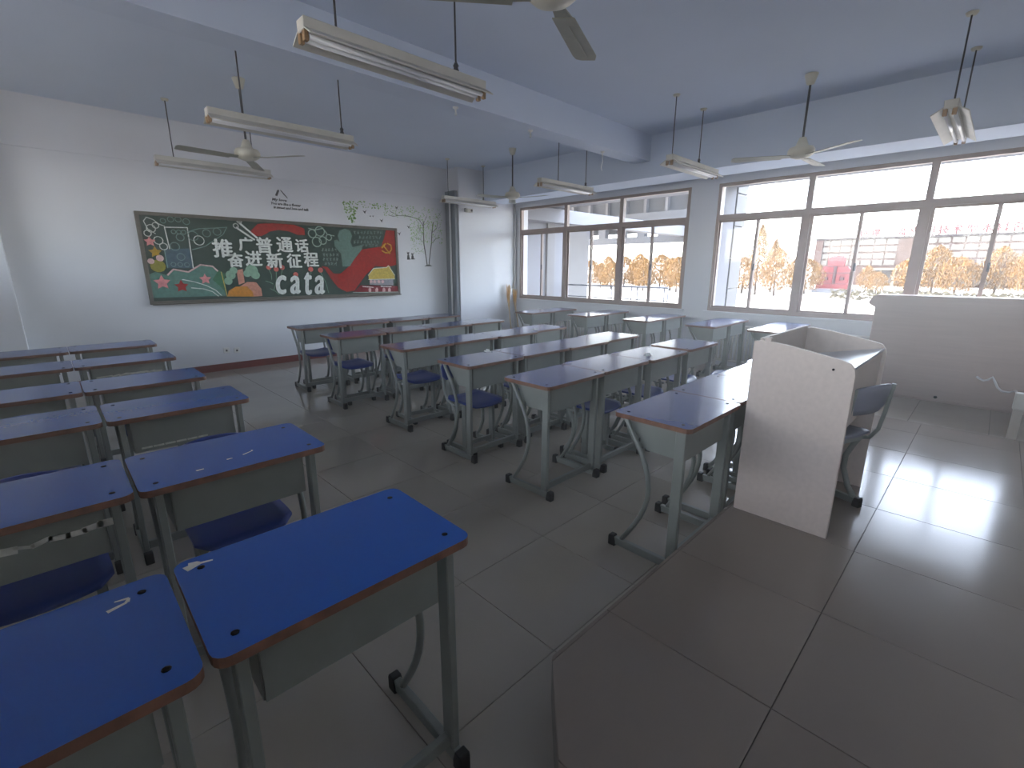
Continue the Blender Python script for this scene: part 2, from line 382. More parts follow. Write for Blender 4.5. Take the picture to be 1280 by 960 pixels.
def make_desk(W, x, y, label, group, rz=0, screws=True, haze_paled=False):
    if W not in DM:
        DM[W] = desk_meshes(W); m2 = DM[W]['tabletop'].copy(); m2.materials[0] = M_blue2; DM[W]['haze_paled'] = m2
    h = DM[W]; D = h['D']
    t = thing('school_desk', label, 'desk', (x+W/2, y+D/2, 0), rz, group); X, Y = W/2, D/2
    link('tabletop', h['haze_paled' if haze_paled else 'tabletop'], t); link('book_box', h['book_box'], t)
    for s_ in (-1, 1):
        xx = s_*(X-.052)
        link('upright', h['upright'], t, (xx, -Y+.062, 0)); link('curved_tube', h['curved_tube'], t, (xx, 0, 0)); link('runner', h['runner'], t, (xx, 0, 0))
        link('foot_cap', h['foot_cap'], t, (xx, -Y+.012, 0)); link('foot_cap', h['foot_cap'], t, (xx, Y-.012, 0), (0, 0, PI))
        if screws:
            for sy in (-1, 1): link('screw', h['screw'], t, (xx-.0*s_, sy*(Y-.06), 0))
    link('crossbar', h['crossbar'], t, (0, -Y+.062, 0))
    return t
# ------------------------------------------------------------------ chairs
def chair_meshes():
    h = {}
    # seat: front at -y, waterfall edge
    b = MB(); nx, ny = 10, 8; X, Y0, Y1 = .19, -.19, .17; top = []; bot = []
    for j in range(ny+1):
        v = j/ny; y = Y0+(Y1-Y0)*v; rw = []; rb = []
        for i in range(nx+1):
            u = i/nx*2-1
            inset = .045*max(0, (abs(v-.5)*2-.72)/.28)**2
            x = u*(X-inset); z = .44+.012*u*u-.02*max(0, (.25-v)/.25)**2+.012*max(0, (v-.8)/.2)
            rw.append(b.b.verts.new((x, y, z))); rb.append(b.b.verts.new((x, y, z-.012)))
        top.append(rw); bot.append(rb)
    for j in range(ny):
        for i in range(nx):
            f = b.b.faces.new((top[j][i], top[j][i+1], top[j+1][i+1], top[j+1][i])); f.smooth = True
            f = b.b.faces.new((bot[j][i], bot[j+1][i], bot[j+1][i+1], bot[j][i+1])); f.smooth = True
    for j in range(ny):
        b.b.faces.new((top[j][0], top[j+1][0], bot[j+1][0], bot[j][0])); b.b.faces.new((top[j][nx], bot[j][nx], bot[j+1][nx], top[j+1][nx]))
    for i in range(nx):
        b.b.faces.new((top[0][i], bot[0][i], bot[0][i+1], top[0][i+1])); b.b.faces.new((top[ny][i], top[ny][i+1], bot[ny][i+1], bot[ny][i]))
    h['seat'] = b.mesh('seat', M_cblue)
    b = MB(); nx, nz = 10, 5; A = []; B = []
    for j in range(nz+1):
        v = j/nz; z = .595+.165*v; ra = []; rb = []
        for i in range(nx+1):
            u = i/nx*2-1; ins = .03*max(0, (abs(v-.5)*2-.6)/.4)**2
            x = u*(.185-ins); y = .215+.03*v-.03*u*u+.0
            zz = z-.018*u*u*v
            ra.append(b.b.verts.new((x, y, zz))); rb.append(b.b.verts.new((x, y+.01, zz)))
        A.append(ra); B.append(rb)
    for j in range(nz):
        for i in range(nx):
            f = b.b.faces.new((A[j][i], A[j][i+1], A[j+1][i+1], A[j+1][i])); f.smooth = True
            f = b.b.faces.new((B[j][i], B[j+1][i], B[j+1][i+1], B[j][i+1])); f.smooth = True
        b.b.faces.new((A[j][0], A[j+1][0], B[j+1][0], B[j][0])); b.b.faces.new((A[j][nx], B[j][nx], B[j+1][nx], A[j+1][nx]))
    for i in range(nx):
        b.b.faces.new((A[0][i], B[0][i], B[0][i+1], A[0][i+1])); b.b.faces.new((A[nz][i], A[nz][i+1], B[nz][i+1], B[nz][i]))
    h['backrest'] = b.mesh('backrest', M_cblue)
    h['back_tube'] = MB().tube([(0, .02, .405), (0, .10, .40), (0, .165, .42), (0, .20, .48), (0, .215, .58), (0, .228, .70), (0, .233, .745)], .011, 8).mesh('back_tube', M_grey)
    h['leg'] = MB().box(-.015, .015, -.025, .025, .05, .425).mesh('leg', M_grey, .003)
    h['curved_tube'] = MB().tube([(0, .15, .05), (0, .11, .10), (0, .07, .20), (0, .07, .28), (0, .10, .36), (0, .13, .42)], .0155, 8).mesh('curved_tube', M_grey)
    h['runner'] = MB().box(-.013, .013, -.16, .17, .012, .05).mesh('runner', M_grey, .003)
    b = MB(); b.prism([(-.02, .0), (.02, .0), (.02, .03), (.01, .058), (-.016, .058), (-.02, .045)], -.018, .018, axis='x')
    h['foot_cap'] = b.mesh('foot_cap', M_black, .003)
    b = MB(); b.box(-.15, .15, -.013, .013, .40, .425); b.box(-.15, .15, .12, .14, .40, .425)
    h['seat_frame'] = b.mesh('seat_frame', M_grey)
    h['crossbar'] = MB().box(-.137, .137, -.01, .01, .06, .095).mesh('crossbar', M_grey)
    return h
CM = chair_meshes()
def make_chair(x, y, label, group, rz=0, z=0):
    h = CM; t = thing('school_chair', label, 'chair', (x, y, z), rz, group)
    link('seat', h['seat'], t); link('backrest', h['backrest'], t); link('seat_frame', h['seat_frame'], t)
    for s_ in (-1, 1):
        xx = s_*.15
        link('leg', h['leg'], t, (xx, -.05, 0)); link('curved_tube', h['curved_tube'], t, (xx, 0, 0)); link('runner', h['runner'], t, (xx, 0, 0))
        link('back_tube', h['back_tube'], t, (s_*.165, 0, 0))
        link('foot_cap', h['foot_cap'], t, (xx, -.165, 0)); link('foot_cap', h['foot_cap'], t, (xx, .175, 0), (0, 0, PI))
    link('crossbar', h['crossbar'], t, (0, -.05, 0))
    return t
GD1, GD2, GD3 = 'school desks of the left block', 'school desks of the right block', 'school desks along the window wall'
GC = 'blue school chairs at the desks'
WL = .632
LEFT = [(.745, .915), (.747, 1.875), (.745, 2.90), (.705, 3.71), (.700, 4.70), (.705, 5.65)]
LEFT2 = [.098, .103, .098, .066, .062, .068]
left_desks = {}
for k, (xr, y) in enumerate(LEFT):
    rw = ORD[k]
    left_desks[k, 1] = make_desk(WL, xr-WL, y, f'blue-topped grey desk beside the aisle, {rw} row from the platform, left block', GD1, R(-.4) if k == 0 else 0)
    left_desks[k, 0] = make_desk(WL, LEFT2[k]-WL, y-(.01 if k in (0, 5) else -.01), f'blue-topped grey desk left of the aisle desk, {rw} row from the platform, left block', GD1)
# chipped paint streaks on some book boxes and white marks on tops
def scuff(desk, pts, name, label=None, y=None, up=False):
    b = MB()
    for (x0, z0, x1, z1, wd) in pts:
        if up:
            dx_, dy_ = x1-x0, z1-z0; L_ = math.hypot(dx_, dy_) or 1; nx_, ny_ = -dy_/L_*wd/2, dx_/L_*wd/2
            b.face([(x0+nx_, z0+ny_, .8006), (x1+nx_*.6, z1+ny_*.6, .8006), (x1-nx_*.6, z1-ny_*.6, .8006), (x0-nx_, z0-ny_, .8006)])
        else: stroke(b, [(x0, z0), (x1, z1)], wd, -.21+.058-.0052)
    o = part(name, b, M_scuff, desk)
    if label: o['label'] = label
scuff(left_desks[3, 1], [(-.06, .675, .16, .685, .022), (.16, .685, .2, .688, .012)], 'tape_strip', 'pale strip across the front panel')
scuff(left_desks[3, 0], [(-.02, .665, .20, .675, .024)], 'tape_strip', 'pale strip across the front panel')
random.seed(3)
scuff(left_desks[4, 1], [(-.2+i*.045, .70+random.uniform(-.006, .006), -.155+i*.045, .70+random.uniform(-.006, .006), random.uniform(.008, .02)) for i in range(9)], 'paint_chip', 'ragged pale chipped paint')
scuff(left_desks[1, 0], [(-.1+i*.04, .70+random.uniform(-.006, .008), -.06+i*.04, .70+random.uniform(-.006, .008), random.uniform(.008, .026)) for i in range(9)], 'paint_chip', 'ragged pale chipped paint')
scuff(left_desks[2, 1], [(-.2+i*.05, .62, -.16+i*.05, .62, .01) for i in range(6)], 'paint_chip', 'ragged pale chipped paint')
scuff(left_desks[0, 1], [(-.295, .165, -.26, .175, .026), (-.285, .185, -.265, .182, .012), (-.262, .172, -.235, .165, .01)], 'chipped_patch', 'cream chipped patch at the corner', up=True)
scuff(left_desks[0, 0], [(.2, .12, .235, .13, .012), (.235, .13, .24, .145, .01), (.24, .145, .215, .15, .008)], 'chipped_patch', 'cream ring of chipped laminate', up=True)
scuff(left_desks[1, 1], [(-.14, -.13, -.115, -.128, .012), (-.03, -.09, -.01, -.088, .01), (.03, -.08, .07, -.06, .008), (.07, -.06, .07, -.05, .008)], 'correction_fluid', 'white correction fluid marks', up=True)
RIGHT = {0: (.885, [2.03, 2.67, 3.31, 3.95], .63), 1: (1.87, [2.16, 2.80, 3.44, 4.17], .63), 2: (2.71, [2.2, 2.83, 3.455, 4.08], .62),
         3: (3.71, [2.24, 2.855, 3.47, 4.085], .61), 4: (4.85, [2.13, 2.765, 3.40, 4.03], .62), 5: (5.88, [2.14, 2.775, 3.41, 4.045], .62)}
for k, (y, xs, W) in RIGHT.items():
    for i, x in enumerate(xs):
        jog = [0, .012, -.008, .02][i]+( .035 if (k == 3 and i == 3) else 0)
        make_desk(W, x, y+jog, f'blue-topped grey desk, {ORD[i]} from the aisle, {ORD[k]} row from the platform, right block', GD2, haze_paled=True)
        if (k, i) in ((0, 0), (0, 1), (1, 0)): continue
        cx = x+W/2+[0, .02, -.02, .01][(i+k) % 4]
        if (k, i) == (3, 0): cx += .05
        make_chair(cx, y+.21+[.06, .11, .07, .12, .08, .10][(i*2+k) % 6], f'blue plastic chair tucked under {ORD[i]} desk from aisle, {ORD[k]} row, right block', GC, R([0, 3, -2, 1][(i+2*k) % 4]))
make_chair(.45, 2.225, 'blue plastic chair tucked under the aisle desk, second row of left block', GC)
make_chair(-.18, 2.235, 'blue plastic chair left of the aisle one, second row of left block', GC, R(2))
make_chair(-.2, 3.28, 'blue plastic chair tucked under left desk, third row of left block', GC, R(-2))
make_chair(.40, 4.12, 'blue plastic chair under aisle desk, fourth row of left block', GC, R(-2))
WIN = [(5.72, 5.35), (6.0, 4.42), (6.03, 3.4), (6.05, 2.45), (6.08, 1.66)]
for k, (x, y) in enumerate(WIN):
    pl = ['nearest the corner', 'second pair from the corner', 'third pair from the corner', 'fourth pair from the corner', 'half hidden behind the lectern'][k]
    for i in range(2):
        make_desk(.62, x+i*.622, y+[0, .02][i], f'blue-topped desk by the windows, {pl}, {["aisle side", "window side"][i]}', GD3, screws=False, haze_paled=True)
# sticks / litter on desks
for (x, y, l, nm) in [(2.75, 3.12, 'white crumpled paper on a third-row desk of the right block', 0), (4.18, 3.86, 'crumpled paper on the last desk of the fourth right-block row', 1), (3.62, 2.02, 'small white paper scrap on the second-row desk, right block', 2)]:
    b = MB(); b.prism([(-.03, -.02), (.02, -.03), (.035, .015), (-.01, .03)], 0, .004); b.prism([(-.02, -.01), (.015, -.02), (.01, .02)], .004, .02)
    tag(part('paper_scrap', b, M_paper, None, 0, (x, y, .8005)), l, 'paper')

# ------------------------------------------------------------------ lectern
t = thing('lectern', 'tall speckled grey-beige laminate lectern standing at the edge of the platform', 'lectern', (2.635, .396, PZ))
prof = [(.459, 0), (.459, .968), (.40, .975), (.30, .963), (.06, .918), (.025, .906), (.006, .88), (0, .85), (0, 0)]
for x in (0, .84): part('side_panel', MB().prism(prof, x, x+.022, axis='x'), M_lect, t, .002)
part('front_panel', MB().box(.022, .84, .42, .438, 0, .985), M_lect, t, .002)
part('corner_tab', MB().box(0.0, .03, .375, .41, .97, .992), M_lect, t, .004)
b = MB(); b.prism([(.012, .885), (.42, .80), (.42, .785), (.012, .87)], .022, .84, axis='x'); part('writing_surface', b, M_lecttop, t)
part('rear_panel', MB().box(.022, .84, .02, .036, .56, .868), M_lect, t)
part('shelf', MB().box(.022, .84, .036, .42, .555, .575), M_lect, t)
part('keyhole', MB().lathe([(.006, 0), (.006, .003), (.003, .004)], 8), M_screw, t, 0, (-.0, .09, .87), (0, -PI/2, 0))
tc_ = make_chair(3.075, .575, 'grey-backed school chair standing behind the lectern on the platform', GC, R(160), PZ)

for q in tc_.children:
    if q.name.split('.')[0] in ('seat', 'backrest'):
        q.data = q.data.copy(); q.data.materials.clear(); q.data.materials.append(M_cgrey)

# ------------------------------------------------------------------ long wooden panel case by the windows, cable, outlet post
t = thing('cabinet', 'long beige wood-grained case standing against the wide window at the far right', 'cabinet', (7.31, -1.6, 0))
b = MB(); b.prism([(0, .02), (2.63, .02), (2.63, 1.07), (2.685, 1.10), (2.705, 1.125), (2.66, 1.21), (2.63, 1.222), (0, 1.225)], 0, .3, axis='x')
part('body', b, M_beige, t, .004)
part('base_rail', MB().box(.012, .29, .01, 2.62, 0, .02), M_beige, t)
part('knob', MB().lathe([(.014, 0), (.018, .01), (.01, .018)], 10), M_screw, t, 0, (-.001, 1.9, .06), (0, -PI/2, 0))
cable = [(7.3, .0, .36), (7.29, -.02, .345), (7.29, -.06, .325), (7.295, -.095, .338), (7.3, -.125, .375), (7.29, -.15, .33), (7.285, -.18, .27), (7.27, -.22, .235), (7.26, -.27, .235), (7.25, -.32, .26), (6.6, -.335, .32), (5.63, -.285, .48)]
tag(part('cable', MB().tube(cable, .011, 8), M_pipe, None), 'white cable looping along the front of the beige case', 'cable')
t = thing('outlet_post', 'slim grey post with white outlet box beyond the platform edge at the right', 'outlet', (5.6, -.29, 0))
part('post', MB().box(-.02, .02, -.03, .03, 0, .40), M_beige2, t, .003); part('outlet_box', MB().box(-.03, .03, -.04, .04, .40, .54), M_lampw, t, .006)

ART=[
('p','red',[(2.372,2.055),(2.49,2.17),(2.71,2.21),(2.694,2.2),(3.031,2.187),(3.187,2.139),(3.181,2.039),(3.062,2.04),(2.939,2.084),(2.793,2.099),(2.657,2.069),(2.53,1.997),(2.455,1.989),(2.447,1.982)]),
('p','red',[(4.662,2.195),(4.887,2.202),(4.86,1.582),(4.647,1.537),(4.403,1.558),(4.214,1.412),(4.086,1.269),(3.96,1.127),(3.818,1.113),(3.673,1.187),(3.566,1.329),(3.465,1.504),(3.405,1.549),(3.507,1.539),(3.607,1.429),(3.736,1.428),(3.936,1.582),(4.042,1.711),(4.167,1.842),(4.367,1.874),(4.544,1.905),(4.622,2.067)]),
('p','teal',[(1.04,1.435),(1.126,1.465),(1.254,1.42),(1.334,1.494),(1.504,1.453),(1.664,1.563),(1.811,1.54),(1.878,1.461),(1.799,1.376),(1.855,1.289),(1.92,1.19),(1.931,1.117),(1.051,1.122)]),
('p','slate',[(1.27,1.763),(1.572,1.787),(1.567,1.515),(1.272,1.52)]),
('s','white',0.012,[(1.331,1.774),(1.312,2.054),(1.574,2.063),(1.571,1.521)]),
('s','faint',0.012,[(1.272,1.52),(1.27,1.763)]),
('c','faint',(1.627,1.955),0.062,0.01),
('c','faint',(1.797,2.0),0.049,0.01),
('c','faint',(1.932,2.028),0.05,0.01),
('c','white',(1.691,1.897),0.063,0.01),
('c','white',(1.161,2.03),0.049,0.01),
('c','white',(1.22,1.879),0.05,0.01),
('c','white',(1.116,1.966),0.039,0.01),
('c','white',(1.267,1.802),0.044,0.01),
('c','faint',(1.473,1.929),0.046,0.01),
('c','faint',(1.406,2.0),0.026,0.01),
('c','faint',(1.466,2.0),0.026,0.01),
('c','faint',(1.523,1.999),0.027,0.01),
('c','faint',(1.395,1.806),0.053,0.01),
('c','faint',(1.445,1.667),0.046,0.01),
('c','faint',(1.344,1.565),0.028,0.01),
('c','faint',(1.422,1.565),0.028,0.01),
('c','faint',(1.501,1.562),0.029,0.01),
('c','faint',(1.307,2.135),0.03,0.01),
('c','faint',(1.395,2.16),0.034,0.01),
('c','faint',(1.481,2.166),0.035,0.01),
('c','faint',(1.573,2.142),0.039,0.01),
('c','white',(1.216,2.071),0.036,0.01),
('s','white',0.01,[(1.2,1.965),(1.124,2.024),(1.094,2.12),(1.133,2.17),(1.202,2.143),(1.252,2.093),(1.314,2.067)]),
('s','faint',0.01,[(1.572,2.009),(1.713,2.057),(1.882,2.074),(2.066,2.097),(2.005,1.994),(1.878,1.905),(1.754,1.818),(1.592,1.768)]),
('star','pink',(1.124,1.861),0.069),
('star','gold',(1.165,1.725),0.08),
('c','mustard',(1.168,1.544),0.087,0),
('star','pink',(1.183,1.324),0.102),
('star','red',(1.398,1.268),0.089),
('star','pink',(1.697,1.361),0.079),
('c','palepink',(1.098,1.606),0.039,0),
('c','palepink',(1.203,1.647),0.044,0),
('s','palepink',0.02,[(1.258,1.424),(1.335,1.5),(1.505,1.463),(1.664,1.563),(1.811,1.542),(1.878,1.466)]),
('s','white',0.012,[(1.42,1.361),(1.559,1.327),(1.7,1.271),(1.805,1.204),(1.873,1.125)]),
('s','white',0.012,[(1.511,1.244),(1.656,1.226),(1.764,1.184),(1.832,1.116)]),
('p','leaf',[(1.787,1.355),(1.88,1.483),(1.953,1.44),(1.94,1.112),(1.922,1.201)]),
('p','peach',[(2.118,1.239),(2.24,1.313),(2.366,1.306),(2.428,1.208),(2.432,1.093),(2.277,1.09)]),
('p','orange',[(1.949,1.105),(1.976,1.188),(2.078,1.247),(2.233,1.248),(2.301,1.155),(2.309,1.091)]),
('p','peach',[(2.118,1.487),(2.202,1.504),(2.208,1.304),(2.122,1.273)]),
('c','mint',(2.029,1.417),0.068,0),
('c','mint',(2.077,1.483),0.053,0),
('c','mint',(1.988,1.33),0.056,0),
('c','mint',(2.324,1.482),0.089,0),
('c','mint',(2.369,1.414),0.064,0),
('c','mint',(2.256,1.438),0.054,0),
('s','yellow',0.012,[(1.912,1.461),(1.946,1.112)]),
('s','white',0.026,[(2.234,2.171),(2.461,1.961)]),
('s','white',0.026,[(2.191,2.098),(2.416,1.937)]),
('c','white',(2.241,2.196),0.032,0.016),
('c','white',(2.186,2.123),0.032,0.016),
('c','coral',(2.577,1.527),0.037,0),
('c','coral',(2.574,1.532),0.037,0),
('c','coral',(2.681,1.5),0.039,0),
('c','coral',(2.775,1.528),0.039,0),
('c','coral',(2.973,1.417),0.04,0),
('c','coral',(3.224,1.5),0.042,0),
('c','coral',(3.386,1.487),0.044,0),
('s','mint',0.008,[(2.57,1.5),(2.601,1.422),(2.596,1.343)]),
('s','mint',0.008,[(2.677,1.458),(2.662,1.319),(2.611,1.18)]),
('s','mint',0.008,[(2.771,1.493),(2.746,1.405),(2.683,1.319)]),
('s','mint',0.008,[(2.969,1.381),(2.996,1.347),(2.986,1.314)]),
('s','mint',0.008,[(3.221,1.466),(3.225,1.436),(3.19,1.408)]),
('s','mint',0.008,[(3.383,1.455),(3.458,1.28),(3.492,1.103)]),
('s','mint',0.008,[(2.505,1.322),(2.576,1.297),(2.611,1.273)]),
('s','mint',0.008,[(2.558,1.205),(2.638,1.156),(2.683,1.107)]),
('p','grayg',[(3.761,1.955),(3.738,2.052),(3.773,2.14),(3.87,2.177),(3.963,2.15),(3.994,2.064),(3.957,1.962),(3.993,1.863),(3.965,1.659),(3.926,1.556),(3.779,1.543),(3.77,1.756),(3.669,1.878),(3.665,1.976),(3.719,1.99)]),
('p','grayg',[(3.983,1.875),(4.167,1.919),(4.167,1.847),(4.043,1.716),(3.937,1.587),(3.958,1.71)]),
('c','pale',(3.306,2.068),0.064,0.014),
('c','pale',(3.434,2.11),0.076,0.014),
('c','pale',(3.368,1.94),0.075,0.014),
('c','pale',(3.471,1.968),0.061,0.014),
('c','pale',(3.578,2.021),0.047,0.014),
('s','pale',0.014,[(3.253,2.147),(3.361,2.13),(3.49,2.161),(3.557,2.068),(3.672,2.049)]),
('s','chalk',0.006,[(4.041,2.15),(4.043,2.104)]),
('s','chalk',0.006,[(4.034,2.145),(4.063,2.095)]),
('s','chalk',0.006,[(4.061,2.149),(4.048,2.103)]),
('s','chalk',0.006,[(4.03,2.134),(4.069,2.139)]),
('s','chalk',0.006,[(4.1,2.141),(4.121,2.098)]),
('s','chalk',0.006,[(4.125,2.153),(4.101,2.1)]),
('s','chalk',0.006,[(4.121,2.143),(4.124,2.109)]),
('s','chalk',0.006,[(4.09,2.12),(4.13,2.119)]),
('s','chalk',0.006,[(4.178,2.156),(4.173,2.112)]),
('s','chalk',0.006,[(4.194,2.146),(4.176,2.109)]),
('s','chalk',0.006,[(4.194,2.151),(4.189,2.101)]),
('s','chalk',0.006,[(4.156,2.127),(4.196,2.133)]),
('s','chalk',0.006,[(4.245,2.156),(4.224,2.111)]),
('s','chalk',0.006,[(4.254,2.162),(4.219,2.106)]),
('s','chalk',0.006,[(4.232,2.153),(4.236,2.111)]),
('s','chalk',0.006,[(4.217,2.11),(4.26,2.145)]),
('s','chalk',0.006,[(4.301,2.162),(4.306,2.115)]),
('s','chalk',0.006,[(4.298,2.154),(4.293,2.11)]),
('s','chalk',0.006,[(4.321,2.165),(4.283,2.115)]),
('s','chalk',0.006,[(4.281,2.123),(4.323,2.131)]),
('s','chalk',0.006,[(4.358,2.163),(4.352,2.115)]),
('s','chalk',0.006,[(4.35,2.157),(4.381,2.108)]),
('s','chalk',0.006,[(4.378,2.155),(4.346,2.117)]),
('s','chalk',0.006,[(4.345,2.118),(4.387,2.128)]),
('s','chalk',0.006,[(4.43,2.157),(4.435,2.113)]),
('s','chalk',0.006,[(4.426,2.169),(4.428,2.123)]),
('s','chalk',0.006,[(4.428,2.157),(4.424,2.125)]),
('s','chalk',0.006,[(4.413,2.159),(4.454,2.156)]),
('s','chalk',0.006,[(4.512,2.171),(4.488,2.127)]),
('s','chalk',0.006,[(4.52,2.17),(4.484,2.127)]),
('s','chalk',0.006,[(4.481,2.172),(4.504,2.127)]),
('s','chalk',0.006,[(4.478,2.163),(4.519,2.146)]),
('s','chalk',0.006,[(4.555,2.163),(4.547,2.123)]),
('s','chalk',0.006,[(4.578,2.173),(4.583,2.126)]),
('s','chalk',0.006,[(4.555,2.172),(4.543,2.125)]),
('s','chalk',0.006,[(4.544,2.157),(4.584,2.133)]),
('s','chalk',0.006,[(4.156,2.069),(4.12,2.026)]),
('s','chalk',0.006,[(4.133,2.072),(4.128,2.017)]),
('s','chalk',0.006,[(4.129,2.075),(4.156,2.022)]),
('s','chalk',0.006,[(4.119,2.025),(4.161,2.05)]),
('s','chalk',0.006,[(4.221,2.07),(4.213,2.022)]),
('s','chalk',0.006,[(4.206,2.078),(4.19,2.019)]),
('s','chalk',0.006,[(4.221,2.066),(4.195,2.023)]),
('s','chalk',0.006,[(4.182,2.035),(4.223,2.043)]),
('s','chalk',0.006,[(4.282,2.074),(4.271,2.025)]),
('s','chalk',0.006,[(4.259,2.067),(4.284,2.035)]),
('s','chalk',0.006,[(4.287,2.068),(4.273,2.035)]),
('s','chalk',0.006,[(4.245,2.034),(4.289,2.067)]),
('s','chalk',0.006,[(4.352,2.075),(4.312,2.035)]),
('s','chalk',0.006,[(4.339,2.076),(4.339,2.024)]),
('s','chalk',0.006,[(4.322,2.084),(4.347,2.039)]),
('s','chalk',0.006,[(4.31,2.037),(4.353,2.071)]),
('s','chalk',0.006,[(4.41,2.076),(4.41,2.033)]),
('s','chalk',0.006,[(4.414,2.085),(4.402,2.036)]),
('s','chalk',0.006,[(4.414,2.077),(4.393,2.033)]),
('s','chalk',0.006,[(4.377,2.075),(4.418,2.077)]),
('s','chalk',0.006,[(4.467,2.083),(4.475,2.035)]),
('s','chalk',0.006,[(4.448,2.085),(4.471,2.036)]),
('s','chalk',0.006,[(4.443,2.077),(4.474,2.043)]),
('s','chalk',0.006,[(4.441,2.057),(4.483,2.066)]),
('s','chalk',0.006,[(4.542,2.09),(4.515,2.039)]),
('s','chalk',0.006,[(4.55,2.093),(4.51,2.036)]),
('s','chalk',0.006,[(4.546,2.087),(4.523,2.033)]),
('s','chalk',0.006,[(4.506,2.05),(4.55,2.082)]),
('s','chalk',0.006,[(4.053,1.993),(4.025,1.937)]),
('s','chalk',0.006,[(4.034,1.983),(4.02,1.936)]),
('s','chalk',0.006,[(4.025,1.993),(4.034,1.945)]),
('s','chalk',0.006,[(4.016,1.963),(4.054,1.95)]),
('s','chalk',0.006,[(4.108,1.998),(4.088,1.944)]),
('s','chalk',0.006,[(4.099,1.987),(4.095,1.951)]),
('s','chalk',0.006,[(4.089,1.985),(4.09,1.94)]),
('s','chalk',0.006,[(4.076,1.947),(4.117,1.963)]),
('s','chalk',0.006,[(4.169,1.992),(4.15,1.94)]),
('s','chalk',0.006,[(4.16,1.987),(4.15,1.941)]),
('s','chalk',0.006,[(4.173,1.992),(4.156,1.952)]),
('s','chalk',0.006,[(4.139,1.958),(4.181,1.976)]),
('s','chalk',0.006,[(4.232,2.001),(4.205,1.954)]),
('s','chalk',0.006,[(4.238,2.001),(4.238,1.952)]),
('s','chalk',0.006,[(4.228,1.998),(4.227,1.956)]),
('s','chalk',0.006,[(4.203,1.976),(4.242,1.955)]),
('s','chalk',0.006,[(4.276,1.995),(4.279,1.954)]),
('s','chalk',0.006,[(4.27,2.005),(4.303,1.947)]),
('s','chalk',0.006,[(4.301,1.994),(4.304,1.958)]),
('s','chalk',0.006,[(4.267,1.971),(4.308,1.976)]),
('s','chalk',0.006,[(4.356,1.994),(4.36,1.947)]),
('s','chalk',0.006,[(4.338,1.998),(4.357,1.95)]),
('s','chalk',0.006,[(4.358,1.996),(4.341,1.947)]),
('s','chalk',0.006,[(4.331,1.98),(4.372,1.974)]),
('s','chalk',0.006,[(4.435,2.001),(4.408,1.96)]),
('s','chalk',0.006,[(4.411,2.001),(4.436,1.951)]),
('s','chalk',0.006,[(4.415,2.005),(4.429,1.96)]),
('s','chalk',0.006,[(4.396,1.983),(4.439,2.001)]),
('s','chalk',0.006,[(4.471,2.005),(4.489,1.957)]),
('s','chalk',0.006,[(4.478,1.998),(4.487,1.964)]),
('s','chalk',0.006,[(4.466,1.998),(4.501,1.953)]),
('s','chalk',0.006,[(4.462,1.977),(4.505,1.991)]),
('s','chalk',0.006,[(4.173,1.941),(4.173,1.885)]),
('s','chalk',0.006,[(4.204,1.934),(4.171,1.895)]),
('s','chalk',0.006,[(4.18,1.931),(4.171,1.887)]),
('s','chalk',0.006,[(4.166,1.907),(4.207,1.913)]),
('s','chalk',0.006,[(4.272,1.944),(4.25,1.899)]),
('s','chalk',0.006,[(4.237,1.947),(4.242,1.899)]),
('s','chalk',0.006,[(4.234,1.932),(4.24,1.887)]),
('s','chalk',0.006,[(4.23,1.908),(4.27,1.908)]),
('s','chalk',0.006,[(4.323,1.935),(4.328,1.893)]),
('s','chalk',0.006,[(4.319,1.939),(4.322,1.895)]),
('s','chalk',0.006,[(4.317,1.948),(4.327,1.896)]),
('s','chalk',0.006,[(4.296,1.936),(4.337,1.933)]),
('s','chalk',0.006,[(4.398,1.949),(4.373,1.895)]),
('s','chalk',0.006,[(4.397,1.948),(4.374,1.899)]),
('s','chalk',0.006,[(4.362,1.938),(4.358,1.89)]),
('s','chalk',0.006,[(4.36,1.935),(4.402,1.936)]),
('s','chalk',0.006,[(4.462,1.942),(4.432,1.898)]),
('s','chalk',0.006,[(4.446,1.943),(4.43,1.894)]),
('s','chalk',0.006,[(4.468,1.944),(4.461,1.893)]),
('s','chalk',0.006,[(4.425,1.928),(4.466,1.909)]),
('s','chalk',0.006,[(3.463,1.839),(3.433,1.794)]),
('s','chalk',0.006,[(3.466,1.843),(3.451,1.79)]),
('s','chalk',0.006,[(3.455,1.846),(3.452,1.799)]),
('s','chalk',0.006,[(3.43,1.803),(3.466,1.812)]),
('s','chalk',0.006,[(3.5,1.835),(3.508,1.8)]),
('s','chalk',0.006,[(3.519,1.836),(3.517,1.792)]),
('s','chalk',0.006,[(3.513,1.838),(3.507,1.797)]),
('s','chalk',0.006,[(3.485,1.8),(3.524,1.825)]),
('s','chalk',0.006,[(3.549,1.839),(3.56,1.798)]),
('s','chalk',0.006,[(3.568,1.847),(3.55,1.805)]),
('s','chalk',0.006,[(3.574,1.837),(3.568,1.804)]),
('s','chalk',0.006,[(3.542,1.801),(3.579,1.808)]),
('s','chalk',0.006,[(3.623,1.852),(3.63,1.799)]),
('s','chalk',0.006,[(3.627,1.852),(3.627,1.807)]),
('s','chalk',0.006,[(3.621,1.85),(3.612,1.794)]),
('s','chalk',0.006,[(3.6,1.812),(3.637,1.81)]),
('s','chalk',0.006,[(3.672,1.848),(3.68,1.809)]),
('s','chalk',0.006,[(3.676,1.839),(3.685,1.796)]),
('s','chalk',0.006,[(3.672,1.843),(3.686,1.799)]),
('s','chalk',0.006,[(3.659,1.826),(3.698,1.837)]),
('s','chalk',0.006,[(3.451,1.754),(3.48,1.719)]),
('s','chalk',0.006,[(3.478,1.761),(3.469,1.711)]),
('s','chalk',0.006,[(3.462,1.758),(3.456,1.716)]),
('s','chalk',0.006,[(3.451,1.756),(3.486,1.747)]),
